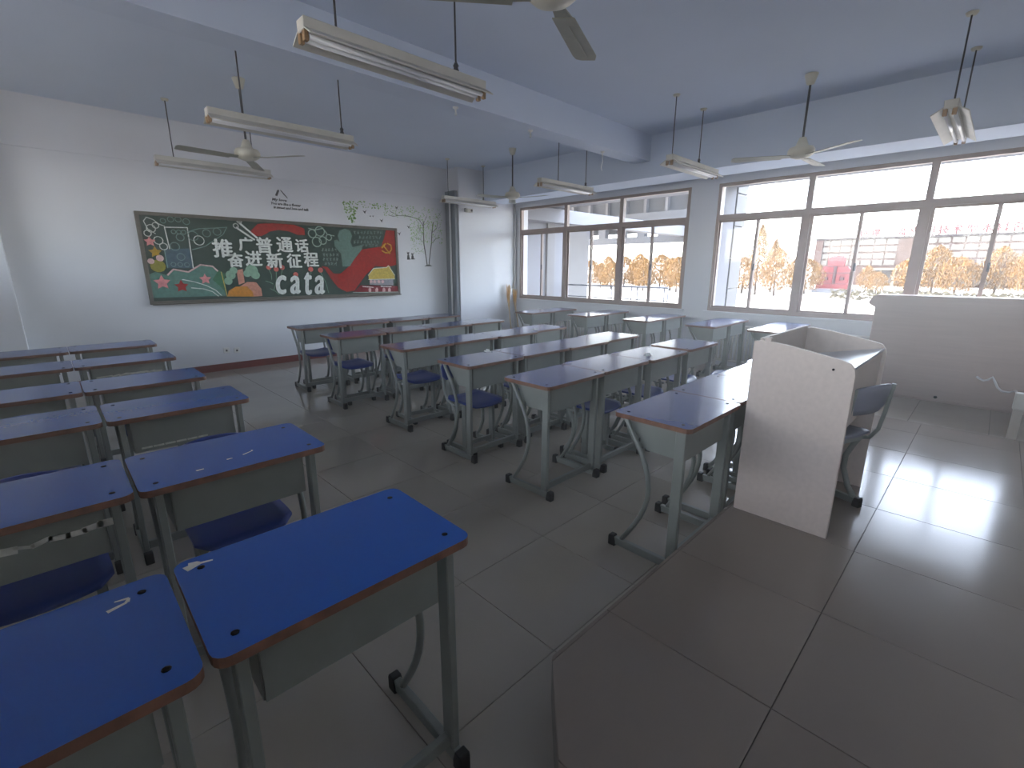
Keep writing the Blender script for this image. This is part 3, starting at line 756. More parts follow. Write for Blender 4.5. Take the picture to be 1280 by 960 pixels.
('s','chalk',0.006,[(3.517,1.755),(3.508,1.713)]),
('s','chalk',0.006,[(3.51,1.754),(3.51,1.723)]),
('s','chalk',0.006,[(3.514,1.754),(3.527,1.711)]),
('s','chalk',0.006,[(3.505,1.739),(3.543,1.755)]),
('s','chalk',0.006,[(3.577,1.763),(3.597,1.723)]),
('s','chalk',0.006,[(3.573,1.757),(3.564,1.711)]),
('s','chalk',0.006,[(3.575,1.761),(3.584,1.712)]),
('s','chalk',0.006,[(3.564,1.756),(3.598,1.727)]),
('s','chalk',0.006,[(3.628,1.76),(3.619,1.715)]),
('s','chalk',0.006,[(3.629,1.768),(3.62,1.721)]),
('s','chalk',0.006,[(3.634,1.756),(3.641,1.721)]),
('s','chalk',0.006,[(3.618,1.722),(3.658,1.755)]),
('s','chalk',0.006,[(3.688,1.758),(3.711,1.718)]),
('s','chalk',0.006,[(3.717,1.772),(3.71,1.717)]),
('s','chalk',0.006,[(3.705,1.76),(3.68,1.724)]),
('s','chalk',0.006,[(3.68,1.757),(3.716,1.744)]),
('s','chalk',0.006,[(3.463,1.686),(3.452,1.639)]),
('s','chalk',0.006,[(3.474,1.683),(3.441,1.647)]),
('s','chalk',0.006,[(3.452,1.69),(3.461,1.647)]),
('s','chalk',0.006,[(3.441,1.659),(3.478,1.671)]),
('s','chalk',0.006,[(3.513,1.684),(3.531,1.648)]),
('s','chalk',0.006,[(3.512,1.68),(3.505,1.65)]),
('s','chalk',0.006,[(3.507,1.682),(3.522,1.637)]),
('s','chalk',0.006,[(3.498,1.665),(3.536,1.684)]),
('s','chalk',0.006,[(3.568,1.685),(3.568,1.649)]),
('s','chalk',0.006,[(3.571,1.689),(3.566,1.644)]),
('s','chalk',0.006,[(3.563,1.695),(3.582,1.64)]),
('s','chalk',0.006,[(3.556,1.669),(3.594,1.682)]),
('s','chalk',0.006,[(3.626,1.688),(3.644,1.645)]),
('s','chalk',0.006,[(3.651,1.689),(3.618,1.643)]),
('s','chalk',0.006,[(3.637,1.688),(3.639,1.652)]),
('s','chalk',0.006,[(3.613,1.669),(3.649,1.655)]),
('s','chalk',0.006,[(3.679,1.697),(3.676,1.648)]),
('s','chalk',0.006,[(3.69,1.693),(3.694,1.65)]),
('s','chalk',0.006,[(3.686,1.687),(3.689,1.638)]),
('s','chalk',0.006,[(3.67,1.65),(3.71,1.678)]),
('s','chalk',0.006,[(3.474,1.613),(3.478,1.571)]),
('s','chalk',0.006,[(3.494,1.618),(3.476,1.574)]),
('s','chalk',0.006,[(3.494,1.612),(3.494,1.574)]),
('s','chalk',0.006,[(3.46,1.582),(3.496,1.587)]),
('s','chalk',0.006,[(3.521,1.609),(3.548,1.575)]),
('s','chalk',0.006,[(3.553,1.61),(3.537,1.568)]),
('s','chalk',0.006,[(3.53,1.62),(3.532,1.564)]),
('s','chalk',0.006,[(3.518,1.603),(3.554,1.593)]),
('s','chalk',0.006,[(3.587,1.611),(3.607,1.564)]),
('s','chalk',0.006,[(3.587,1.615),(3.573,1.569)]),
('s','chalk',0.006,[(3.608,1.609),(3.575,1.57)]),
('s','chalk',0.006,[(3.576,1.608),(3.612,1.595)]),
('s','chalk',0.006,[(3.669,1.618),(3.661,1.563)]),
('s','chalk',0.006,[(3.666,1.619),(3.664,1.563)]),
('s','chalk',0.006,[(3.673,1.622),(3.631,1.573)]),
('s','chalk',0.006,[(3.633,1.591),(3.67,1.595)]),
('s','gold2',0.022,[(4.671,1.963),(4.743,1.933),(4.751,1.858),(4.696,1.798),(4.619,1.796),(4.551,1.831)]),
('s','gold2',0.022,[(4.582,1.928),(4.711,1.782)]),
('s','gold2',0.03,[(4.554,1.885),(4.633,1.956)]),
('p','redd',[(4.082,1.221),(4.864,1.189),(4.866,1.067),(3.928,1.093)]),
('p','grayw',[(4.272,1.324),(4.746,1.317),(4.745,1.206),(4.259,1.228)]),
('p','yellow',[(4.248,1.393),(4.358,1.51),(4.621,1.526),(4.68,1.565),(4.789,1.389),(4.779,1.328),(4.251,1.324)]),
('s','white',0.012,[(4.242,1.393),(4.358,1.515),(4.622,1.532),(4.665,1.565),(4.789,1.389)]),
('s','white',0.01,[(4.242,1.319),(4.785,1.322)]),
('c','palepink',(4.292,1.281),0.03,0),
('c','palepink',(4.367,1.279),0.031,0),
('c','palepink',(4.449,1.278),0.031,0),
('c','palepink',(4.529,1.276),0.031,0),
('s','white',0.014,[(4.121,1.199),(4.329,1.178)]),
('s','white',0.014,[(4.483,1.193),(4.702,1.179)]),
('p','palepink',[(4.228,1.099),(4.232,1.153),(4.261,1.179),(4.285,1.152),(4.281,1.098)]),
('p','palepink',[(4.366,1.095),(4.37,1.149),(4.399,1.176),(4.424,1.148),(4.42,1.093)]),
('p','palepink',[(4.51,1.09),(4.514,1.145),(4.544,1.172),(4.57,1.144),(4.566,1.089)]),
('p','palepink',[(4.625,1.087),(4.629,1.142),(4.66,1.169),(4.686,1.14),(4.682,1.085)]),
('s','pale',0.014,[(3.929,1.099),(4.856,1.068)])]
TXT=[('推', 1.974, 1.799, 0.25), ('广', 2.287, 1.867, 0.192), ('普', 2.546, 1.86, 0.224), ('通', 2.848, 1.879, 0.22), ('话', 3.116, 1.872, 0.198), ('奋', 2.121, 1.635, 0.2), ('进', 2.371, 1.66, 0.213), ('新', 2.674, 1.638, 0.229), ('征', 2.972, 1.634, 0.216), ('程', 3.245, 1.657, 0.221), ('c', 2.727, 1.259, 0.282), ('a', 2.951, 1.254, 0.276), ('t', 3.152, 1.274, 0.365), ('a', 3.35, 1.245, 0.293)]
# ------------------------------------------------------------------ chalkboard
BX0, BX1, BZ0, BZ1 = 1.009, 4.889, 1.03, 2.24
t = thing('chalkboard', 'long green chalkboard covered in coloured chalk art and Chinese lettering', 'chalkboard', (0, 0, 0))
part('board', MB().box(BX0+.03, BX1-.03, YB-.03, YB-.002, BZ0+.03, BZ1-.03), M_board, t)
for (a, b_, c, d) in ((BX0, BX1, BZ1-.045, BZ1), (BX0, BX1, BZ0, BZ0+.045), (BX0, BX0+.045, BZ0+.045, BZ1-.045), (BX1-.045, BX1, BZ0+.045, BZ1-.045)):
    part('frame_rail', MB().box(a, b_, YB-.05, YB-.001, c, d), M_bframe, t, .004)
part('chalk_tray', MB().box(BX0+.02, BX1-.02, YB-.11, YB-.05, BZ0-.005, BZ0+.012), M_bframe, t, .003)
mbs = {}
def cy_(i): return YB-.031-.00012*i
idx = 0
NM = dict(red='red_ribbon', redd='gate_wall', teal='hill', slate='tower', white='white_outline', faint='cloud_outline', pink='pink_star', gold='gold_star', mustard='mustard_cloud',
    palepink='pale_pink_edge', leaf='leaf_clump', peach='peach_hill', orange='orange_hill', mint='foliage', yellow='yellow_roof', coral='blossom', grayg='standing_figure', pale='pale_cloud', chalk='small_writing', gold2='hammer_and_sickle', grayw='gate_hall')
SOLO = dict(pink='pink_star', gold='gold_star', red='red_ribbon', palepink='pale_arch', mint='leafy_clump')
CX0, CX1, CZ0, CZ1 = BX0+.047, BX1-.047, BZ0+.047, BZ1-.047
cl = lambda p: (min(max(p[0], CX0), CX1), min(max(p[1], CZ0), CZ1))
for a in ART:
    k = a[1]; idx += 1; y = cy_(idx*.35); solo = a[0] in ('p', 'star') or (a[0] == 'c' and not a[4])
    mb = MB() if solo else mbs.setdefault(k, MB())
    if a[0] == 'p': mb.face([(cl(p)[0], y, cl(p)[1]) for p in a[2]])
    elif a[0] == 's': stroke(mb, [cl(p) for p in a[3]], a[2], y)
    elif a[0] == 'c':
        c, r, wd = a[2], a[3], a[4]; n = 14
        if wd: stroke(mb, [cl((c[0]+r*math.cos(2*PI*i/n), c[1]+r*math.sin(2*PI*i/n))) for i in range(n+1)], wd, y)
        else: mb.face([(cl((c[0]+r*math.cos(2*PI*i/n), 0))[0], y, cl((0, c[1]+r*.95*math.sin(2*PI*i/n)))[1]) for i in range(n)])
    else:
        c, r = a[2], a[3]
        mb.face([(cl((c[0]+(r if i % 2 == 0 else r*.5)*math.sin(PI*i/5), 0))[0], y, cl((0, c[1]+(r if i % 2 == 0 else r*.5)*math.cos(PI*i/5)))[1]) for i in range(10)])
    if solo: link(SOLO.get(k, NM[k]), mb.mesh(SOLO.get(k, NM[k]), CH[k]), t)
for k, mb in mbs.items():
    link(NM[k], mb.mesh(NM[k], CH[k]), t)['kind'] = 'stuff'
for ch, x, z, hh in TXT:
    lat = ch in 'cata'
    me = text_mesh(ch, 1.0); zs = [v.co.y for v in me.vertices]; xs = [v.co.x for v in me.vertices]
    cx, cz, sc = (min(xs)+max(xs))/2, (min(zs)+max(zs))/2, hh/(max(zs)-min(zs))
    sx = sc*(1.0 if not lat else .62 if ch != 't' else .5)
    bm_ = bmesh.new(); d = .0085 if not lat else .014
    for q, (ox, oz) in enumerate([(0, 0), (d, 0), (-d, 0), (0, d*.7), (0, -d*.7)]):
        n0 = len(bm_.verts); bm_.from_mesh(me)
        for v in list(bm_.verts)[n0:]: v.co = Vector(((v.co.x-cx)*sx+(v.co.y-cz)*sc*(.12 if lat else 0)+ox, (v.co.y-cz)*sc+oz, q*.00008))
    m2 = bpy.data.meshes.new('lettering'); bm_.to_mesh(m2); bm_.free(); bpy.data.meshes.remove(me)
    m2.materials.clear(); m2.materials.append(CH['white'])
    link('lettering', m2, t, (x, YB-.04, z), (PI/2, 0, 0))

# wall stickers
t = thing('tree_sticker', 'black and pale green vinyl tree with drifting leaves on the back wall', 'wall sticker', (0, 0, 0))
b = MB(); ys = YB-.0015
random.seed(11)
for pts, wd in [([(5.56, 1.57), (5.545, 1.68), (5.50, 1.99), (5.507, 2.41)], .022), ([(5.60, 1.57), (5.62, 1.7), (5.68, 2.0), (5.70, 2.2), (5.74, 2.4)], .02),
    ([(5.507, 2.3), (5.42, 2.43), (5.25, 2.47), (5.1, 2.48)], .012), ([(5.1, 2.48), (4.95, 2.47), (4.8, 2.53)], .008), ([(4.95, 2.47), (4.85, 2.45), (4.75, 2.47)], .007),
    ([(5.68, 2.0), (5.8, 2.1), (5.88, 2.12)], .01), ([(5.507, 2.15), (5.42, 2.25), (5.38, 2.33)], .008), ([(5.70, 2.2), (5.82, 2.3), (5.85, 2.42)], .008), ([(5.507, 2.35), (5.58, 2.5)], .008), ([(5.5, 2.0), (5.4, 2.08), (5.3, 2.1)], .006)]: stroke(b, pts, wd, ys)
for _ in range(26):
    x = random.uniform(5.35, 5.9); z = random.uniform(2.05, 2.55); stroke(b, [(x, z), (x+random.uniform(-.07, .07), z+random.uniform(.03, .09))], .004, ys)
b.face([(5.49, ys, 1.555), (5.68, ys, 1.56), (5.62, ys, 1.59), (5.55, ys, 1.59)])
part('branches', b, M_stkd, t)
b = MB()
def dots(n, fx, s=.014):
    for _ in range(n):
        x, z = fx(); r = s*random.uniform(.6, 1.2)
        if x > 6.1 or (x < 4.95 and z < 2.27): continue
        a0 = random.uniform(0, PI); b.face([(x+r*math.cos(a0+PI/2*i)*(1 if i % 2 else .6), ys-.0004, z+r*math.sin(a0+PI/2*i)*(1 if i % 2 else .6)) for i in range(4)])
rnd = random.uniform
def fa():
    z = rnd(2.29, 2.64); hw = .15*(z-2.2)/.42+.01; return (4.03+rnd(-hw, hw), z)
dots(90, fa, .021)
dots(34, lambda: (rnd(4.15, 4.7), rnd(2.56, 2.66)), .019)
dots(110, lambda: (rnd(4.65, 5.35), rnd(2.44, 2.64)), .013)
dots(230, lambda: (rnd(5.2, 5.95), rnd(2.0, 2.66)), .016)
dots(90, lambda: (rnd(5.2, 5.5), rnd(1.8, 2.3)), .012)
lf = part('leaves', b, M_leafdot, t); lf['kind'] = 'stuff'
for (x, z) in [(4.284, 2.49), (4.386, 2.422), (4.439, 2.426), (4.607, 2.364), (4.933, 2.615), (5.172, 2.288), (4.96, 2.156)]:
    s_ = .02 if z in (2.422, 2.426) else .04
    b = MB(); b.face([(x-s_, ys, z+s_*.5), (x, ys, z), (x+s_*.9, ys, z+s_*.8), (x+s_*.3, ys, z-s_*.3), (x+s_*.1, ys, z-s_)]); part('flying_bird', b, M_dk, t)
for x, z0, z1 in ((5.13, 1.68, 1.83), (5.225, 1.685, 1.81)):
    b = MB(); h_ = z1-z0
    b.face([(x-.03, ys, z0), (x+.035, ys, z0), (x+.022, ys, z0+h_*.55), (x+.008, ys, z0+h_*.66), (x-.008, ys, z0+h_*.66), (x-.022, ys, z0+h_*.5)])
    b.face([(x-.022, ys-.0003, z0+h_*.68), (x+.02, ys-.0003, z0+h_*.68), (x+.025, ys-.0003, z0+h_), (x+.01, ys-.0003, z0+h_*.9), (x-.01, ys-.0003, z0+h_*.9), (x-.025, ys-.0003, z0+h_)])
    stroke(b, [(x+.03, z0+.006), (x+.055, z0+.012)], .01, ys); part('sitting_cat', b, M_dk, t)
t = thing('lettering_sticker', 'small black vinyl wall lettering with two birds above the chalkboard', 'wall sticker', (0, 0, 0))
b = MB(); b.face([(2.80, ys, 2.61), (2.83, ys, 2.60), (2.87, ys, 2.68), (2.86, ys, 2.70), (2.84, ys, 2.69)]); part('bird', b, M_dk, t)
b = MB(); b.face([(2.89, ys, 2.70), (2.91, ys, 2.68), (2.98, ys, 2.60), (2.985, ys, 2.575), (2.93, ys, 2.63), (2.885, ys, 2.69)]); part('bird', b, M_dk, t)
for body, x, z, wd in (('My love', 2.86, 2.548, .22), ('You are like a flower', 2.95, 2.49, .46), ('is sweet and love and talk', 3.03, 2.435, .54)):
    me = text_mesh(body, .1, .004, res=1); xs = [v.co.x for v in me.vertices]; s_ = wd/(max(xs)-min(xs)); c0 = (max(xs)+min(xs))/2
    for v in me.vertices: v.co = Vector(((v.co.x-c0)*s_+v.co.y*.15, v.co.y*.52, 0))
    me.materials.clear(); me.materials.append(M_dk); link('lettering', me, t, (x, ys-.0005, z), (PI/2, 0, 0))
# sockets
for k, (x, z) in enumerate([(1.84, .30), (1.98, .286)]):
    t = thing('wall_socket', f'{["left", "right"][k]} white socket plate of the pair low on the back wall', 'socket', (x, YB, z), 0, 'wall sockets low on the back wall')
    part('plate', MB().box(-.042, .042, -.01, 0, -.042, .042), M_white, t, .004); part('slots', MB().box(-.012, .012, -.0115, -.01, -.016, .012), M_screw, t)
# pipes, security camera, brooms, radiators
tag(part('pipe', MB().tube([(5.985, 7.85, .01), (5.985, 7.85, 2.86)], .019, 10), M_pipe, None), 'thin white vertical pipe running up the shaded side of the corner column', 'pipe')
tag(part('riser_duct', MB().box(6.01, 6.075, 7.72, 8.03, .0, 2.99), M_duct, None), 'tall flat grey duct rising in the back corner behind the white pipe', 'duct')
tag(part('pipe', MB().tube([(7.62, 7.67, .01), (7.62, 7.67, 2.0), (7.625, 7.67, 2.84)], .02, 10), M_pipe, None), 'thin white vertical pipe between the corner column and left window', 'pipe')
t = thing('security_camera', 'small grey security camera high on the corner column', 'camera', (6.28, 7.7, 2.63))
part('bracket', MB().box(-.05, -.03, -.05, 0, -.02, .05), M_steel, t); part('housing', MB().box(-.075, .075, -.13, -.05, -.035, .035), M_lampw, t, .01)
part('lens', MB().lathe([(.022, 0), (.022, .012), (.012, .014)], 12), M_dk, t, 0, (.03, -.13, 0), (PI/2, 0, 0))
for k, (x0, y0, x1, y1, hh) in enumerate([(7.24, 7.36, 7.36, 7.66, 1.15), (7.42, 7.30, 7.52, 7.62, 1.05)]):
    t = thing('broom', ['straw broom leaning upside down against the corner column', 'second straw broom leaning beside the window pipe'][k], 'broom', (x0, y0, 0), 0, 'brooms in the back corner')
    part('handle', MB().tube([(0, 0, .003), ((x1-x0)*.5, (y1-y0)*.5, hh*.5), ((x1-x0)*.8, (y1-y0)*.8, hh*.8)], .012, 8), M_wood, t)
    b = MB(); random.seed(k)
    for _ in range(46):
        a, c = random.uniform(-.055, .055), random.uniform(-.03, .03)
        b.tube([((x1-x0)*.55, (y1-y0)*.55, hh*.5), ((x1-x0)*.85+a*.6, (y1-y0)*.82+c*.6-.01, hh*.8), ((x1-x0)*.96+a, (y1-y0)*.92+c-.03, hh*random.uniform(.95, 1.03))], .004, 4)
    part('straw', b, M_straw, t)
for k, (y0, y1) in enumerate([(4.3, 5.25), (2.3, 3.1), (.95, 1.6), (5.6, 6.9)]):
    t = thing('radiator', ['ivory column radiator under the left window, nearer the pillar', 'ivory column radiator under the wide window, nearer the pillar', 'ivory column radiator behind the lectern under the wide window', 'ivory column radiator under the left window, nearer the corner'][k], 'radiator', (7.52, y0, 0), 0, 'radiators under the windows')
    b = MB(); n = int((y1-y0)/.055)
    for i in range(n): b.tube([(0, .02+i*.055, .12), (0, .02+i*.055, .66)], .018, 6)
    f = part('columns', b, M_rad, t); f['kind'] = 'stuff'
    for z in (.12, .66): part('header', MB().tube([(0, 0, z), (0, n*.055, z)], .022, 8), M_rad, t)
    for s_ in (.06, n*.055-.06): part('foot', MB().box(-.03, .03, s_-.015, s_+.015, 0, .11), M_rad, t)

# ------------------------------------------------------------------ hanging lamps
def lamp_meshes():
    h = {}; L = 1.26
    h['channel'] = MB().prism([(-.04, .035), (.04, .035), (.045, .095), (-.045, .095)], 0, L, axis='x').mesh('channel', M_lampw, .003)
    b = MB()
    for s_ in (-1, 1): b.prism([(s_*.04, .04), (s_*.04, .046), (s_*.115, .0), (s_*.112, -.008)], 0, L, axis='x')
    b.box(0, L, -.04, .04, .028, .034); h['reflector'] = b.mesh('reflector', M_lampw)
    h['tube'] = MB().tube([(.03, 0, 0), (L-.03, 0, 0)], .014, 10).mesh('tube', M_tube)
    h['socket'] = MB().box(0, .025, -.014, .014, -.018, .036).mesh('socket', M_sock, .003)
    h['rod'] = MB().tube([(0, 0, .095), (0, 0, .72)], .006, 6).mesh('rod', M_rod)
    h['hook'] = MB().lathe([(.012, .09), (.022, .105), (.014, .13), (.02, .14), (.008, .16)], 8).mesh('hook', M_rod)
    h['rosette'] = MB().lathe([(.03, .705), (.04, .72), (.04, .725)], 10).mesh('rosette', M_fanw)
    return h
LM = lamp_meshes()
LAMPS = [(1.19, 2.80, .20, 1.03, 'hanging fluorescent lamp nearest the camera at the upper left'),
         (1.19, 4.78, .28, 1.16, 'middle one of the three fluorescent lamps hanging at the left'),
         (1.18, 7.14, .19, 1.07, 'farthest of the three left fluorescent lamps, hanging before the back wall'),
         (5.42, 7.30, .12, .97, 'fluorescent lamp hanging in front of the corner column'),
         (5.38, 4.92, .42, 1.1, 'fluorescent lamp hanging before the left window'),
         (5.37, 2.90, .06, .75, 'fluorescent lamp hanging before the pillar between the windows'),
         (5.22, .50, .16, 1.0, 'fluorescent lamp seen nearly end-on at the right, its tubes shining')]
for x, y, r0, r1, lb in LAMPS:
    t = thing('hanging_lamp', lb, 'lamp', (x, y, 2.70), 0, 'hanging fluorescent lamps')
    link('channel', LM['channel'], t); link('reflector', LM['reflector'], t)
    for s_ in (-1, 1):
        link('tube', LM['tube'], t, (0, s_*.028, .008))
        for e in (0, 1.235): link('socket', LM['socket'], t, (e, s_*.028, .0))
    for r in (r0, r1): link('rod', LM['rod'], t, (r, 0, 0)); link('rosette', LM['rosette'], t, (r, 0, -.005))
    link('hook', LM['hook'], t, (r1, 0, 0))
# ------------------------------------------------------------------ ceiling fans
def fan_meshes():
    h = {}
    h['canopy'] = MB().lathe([(.012, -.10), (.035, -.09), (.06, -.01), (.06, 0)], 18).mesh('canopy', M_fanw)
    h['rod'] = MB().tube([(0, 0, -.09), (0, 0, -.62)], .011, 10).mesh('rod', M_rod)
    h['motor'] = MB().lathe([(.03, -.58), (.05, -.63), (.06, -.66), (.11, -.675), (.125, -.70), (.125, -.735), (.09, -.765), (.05, -.78), (.02, -.785)], 24).mesh('motor', M_fanw)
    b = MB(); b.prism([(.09, -.03), (.20, -.045), (.20, .045), (.09, .03)], -.003, .003); h['blade_bracket'] = b.mesh('blade_bracket', M_fan)
    b = MB(); b.prism([(.17, -.055), (.60, -.068), (.655, -.05), (.66, .03), (.645, .058), (.60, .065), (.17, .055)], -.002, .002)
    b.tube([(.25, -.01, .0), (.62, -.012, .0)], .004, 5); h['blade'] = b.mesh('blade', M_fan)
    return h
FM = fan_meshes()
for x, y, a0, lb in [(1.785, 1.57, 24, 'ceiling fan cut by the top edge of the photo'), (1.80, 5.87, 64, 'ceiling fan above the left lamps near the chalkboard'),
                     (5.85, 5.95, 46, 'ceiling fan hanging in front of the corner and left window'), (5.85, 1.68, 118, 'ceiling fan hanging before the wide window at the right')]:
    t = thing('ceiling_fan', lb, 'fan', (x, y, ZC), 0, 'ceiling fans')
    for k in ('canopy', 'rod', 'motor'): link(k, FM[k], t)
    for i in range(3):
        rot = (R(9), 0, R(a0+120*i)); link('blade_bracket', FM['blade_bracket'], t, (0, 0, -.755), rot); link('blade', FM['blade'], t, (0, 0, -.76), rot)
# hooks on the beam, ribbon, old fixing
for k, (x, y) in enumerate([(3.21, 4.07), (4.32, 4.1), (5.75, 4.1)]):
    b = MB(); b.lathe([(.03, 0), (.025, -.012), (.008, -.02), (.008, -.05)], 10)
    b.tube([(0, 0, -.04), (.012, 0, -.06), (.0, 0, -.075), (-.012, 0, -.065)], .005, 6)
    tag(part('ceiling_hook', b, M_white, None, 0, (x, y, 3.07)), ['white hook under the cross beam, nearest the large lamp', 'white hook under the cross beam, middle of the three', 'white hook under the cross beam with a ribbon hanging from it'][k], 'hook', 'hooks under the cross beam')
b = MB(); P_ = [(0, 0), (.012, -.05), (-.006, -.10), (-.014, -.14), (.004, -.17)]
for (a, c), (d, e) in zip(P_, P_[1:]): b.face([(a-.008, 0, c), (a+.008, .003, c), (d+.008, .003, e), (d-.008, 0, e)])
o = part('ribbon', b, M_paper, None, 0, (5.75, 4.1, 2.998)); tag(o, 'short curled white ribbon dangling from the cross beam', 'ribbon')
so_ = o.modifiers.new('thick', 'SOLIDIFY'); so_.thickness = .002
b = MB(); b.lathe([(.05, 0), (.045, -.012), (.015, -.02)], 10); random.seed(8)
for _ in range(14):
    a = random.uniform(0, 2*PI); b.tube([(0, 0, -.015), (.04*math.cos(a), .04*math.sin(a), -.03), (.08*math.cos(a), .08*math.sin(a), random.uniform(-.03, -.005))], .003, 4)
tag(part('ceiling_fixing', b, M_sock, None, 0, (1.28, 4.75, ZC)), 'old frayed fixing on the ceiling above the left lamps', 'fixing')

# ------------------------------------------------------------------ outside: terrace, porch, pilaster
GZ = -3.5
tag(part('paved_ground', MB().box(-160, 420, -160, 260, GZ-.2, GZ), M_ground, None), 'pale sunlit paved ground outside the windows', 'ground')['kind'] = 'structure'
t = thing('entrance_porch', 'white entrance porch and terrace outside the left window', 'porch', (0, 0, 0))
part('end_wall', MB().box(7.95, 10.15, 9.0, 9.35, GZ, 3.1), M_out, t)
part('pilaster', MB().box(10.15, 10.45, 8.93, 9.4, GZ, 3.1), M_otile, t); part('return_wall', MB().box(10.45, 11.1, 9.0, 9.35, GZ, 3.1), M_out, t)
part('pier', MB().box(12.4, 13.45, 10.0, 10.7, GZ, 3.3), M_otile, t); part('pier', MB().box(13.45, 13.75, 10.2, 10.7, GZ, 3.3), M_out, t)
part('terrace_slab', MB().box(7.95, 11.6, 4.9, 9.0, -.15, .0), M_out, t)
part('beam', MB().box(8.0, 19.5, 8.6, 8.98, 2.72, 3.06), M_out, t)
b = MB(); b.box(17.8, 18.1, 7.6, 16, 2.52, 2.78); b.box(17.8, 18.1, 7.6, 16, 3.2, 3.7)
for i in range(9): b.box(17.82, 18.08, 7.62+i*.95, 7.97+i*.95, 2.78, 3.2)
part('openwork_frieze', b, M_outg, t)
part('fascia', MB().box(18.6, 18.9, 7.9, 18, 3.0, 5.2), M_outg, t)
for i in range(10): part('fin', MB().box(18.4, 18.6, 7.95+i*.95, 8.07+i*.95, 3.1, 5.0), M_out, t)
part('roof_slab', MB().box(8.0, 19.5, 8.3, 18, 5.2, 5.4), M_out, t)
part('lower_soffit', MB().box(7.95, 10.4, 3.9, 9.0, 3.1, 3.2), M_out, t)
for x, z0 in ((9.5, 0),):
    b = MB()
    for i in range(5): b.box(11.8+i*.35, 12.15+i*.35, 8.4, 10, GZ, .45-i*.2)
    part('steps', b, M_out, t)
t = thing('railing', 'thin steel railing on the terrace outside the left window', 'railing', (11.0, 5.7, 0))
part('top_rail', MB().tube([(0, 0, 1.06), (0, 3.2, 1.06)], .022, 8), M_steel, t); part('lower_rail', MB().tube([(0, 0, .74), (0, 3.2, .74)], .014, 8), M_steel, t)
for y in (.0, .1, .85, 1.03, 1.64, 2.4, 3.15): part('post', MB().tube([(0, y, 0), (0, y, 1.06)], .016, 8), M_steel, t)
t = thing('outside_pilaster', 'stone clad pilaster outside the pillar between the windows', 'pilaster', (7.94, 0, 0))
part('render_strip', MB().box(.0, .55, 3.32, 3.7, GZ, 3.3), M_out, t)
for i in range(13): part('stone_panel', MB().box(.56, 1.02, 3.3, 3.72, GZ+.01+i*.52, GZ+.52+i*.52), M_otile, t, .006)
tag(part('eave', MB().box(7.94, 8.5, -6, 3.3, 2.83, 3.0), M_out, None), 'white concrete eave above the wide window outside', 'eave')

# ------------------------------------------------------------------ outside: far building with roof sign
t = thing('campus_building', 'long pinkish four-storey building with cream porch beyond the wide window', 'building', (184, 0, GZ))
part('wall', MB().box(0, 14, -60, 44.6, 0, 13.9), M_bld, t)
part('roof_coping', MB().box(-.4, 14.2, -60, 44.8, 13.9, 14.5), M_bldd, t)
for yy in (44.0, 20.6, -3.4, -27): part('pier', MB().box(-.6, .1, yy-1.6, yy+.5, 0, 13.8), M_bld, t)
wm = MB().box(-.12, .05, 0, 2.5, 0, 1.5).mesh('window', M_bwin); pm = MB().box(-.16, -.1, .05, .16, 0, 1.5).mesh('mullion', M_bldd)
for fl in range(4):
    y = 41
    while y > -34:
        if all(not (yy-4.4 < y < yy+.8) for yy in (20.6, -3.4, -27)):
            link('window', wm, t, (0, y-.3, 6.1+fl*2.05) if fl < 4 else None)
        y -= 2.9
part('porch_roof', MB().box(-6, 0, -34, 30, 4.6, 5.3), M_bcol, t)
for i in range(16):
    y = 28.5-i*3.2; part('porch_column', MB().prism([(y-.35, 0), (y+.55, 0), (y+.25, 4.6), (y-.15, 4.6)], -5.6, -4.9, axis='x'), M_bcol, t)
part('porch_glazing', MB().box(-.2, 0, -34, 29, .6, 4.4), M_outg, t)
chars = '创建一流应用技术型本科名校'
for i, ch in enumerate(chars):
    y = [31.9, 29.2, 26.1, 23.1, 20.0, 16.6, 13.6, 10.9, 7.9, 4.9, 2.0, -.9, -4.0][i]
    m0 = text_mesh(ch, 2.6, 0, .08, 2); bm_ = bmesh.new()
    for ox, oz in ((0, 0), (.13, 0), (-.13, 0), (0, .1), (0, -.1)):
        n0 = len(bm_.verts); bm_.from_mesh(m0)
        for v in list(bm_.verts)[n0:]: v.co += Vector((ox, oz, ox*.03+oz*.05))
    me = bpy.data.meshes.new('sign_letter'); bm_.to_mesh(me); bm_.free(); me.materials.clear(); me.materials.append(M_sign)
    o = link('sign_letter', me, None, (184.3, y, GZ+15.65)); o.matrix_world = Matrix(((0, 0, -1, 184.3), (-1, 0, 0, y), (0, 1, 0, GZ+15.6), (0, 0, 0, 1)))
    tag(o, f'{(ORD+["tenth", "eleventh", "twelfth", "thirteenth"])[i]} red character from the left of the roof sign on the far building', 'sign', 'red characters of the roof sign')
    zl = min(v.co.y for v in me.vertices)
    for q in (-.5, .5): link('stand', MB().box(q-.05, q+.05, -1.2, max(zl+.1, .1) if ch == '一' else -.6, -.05, .05).mesh('stand', M_bldd), o)
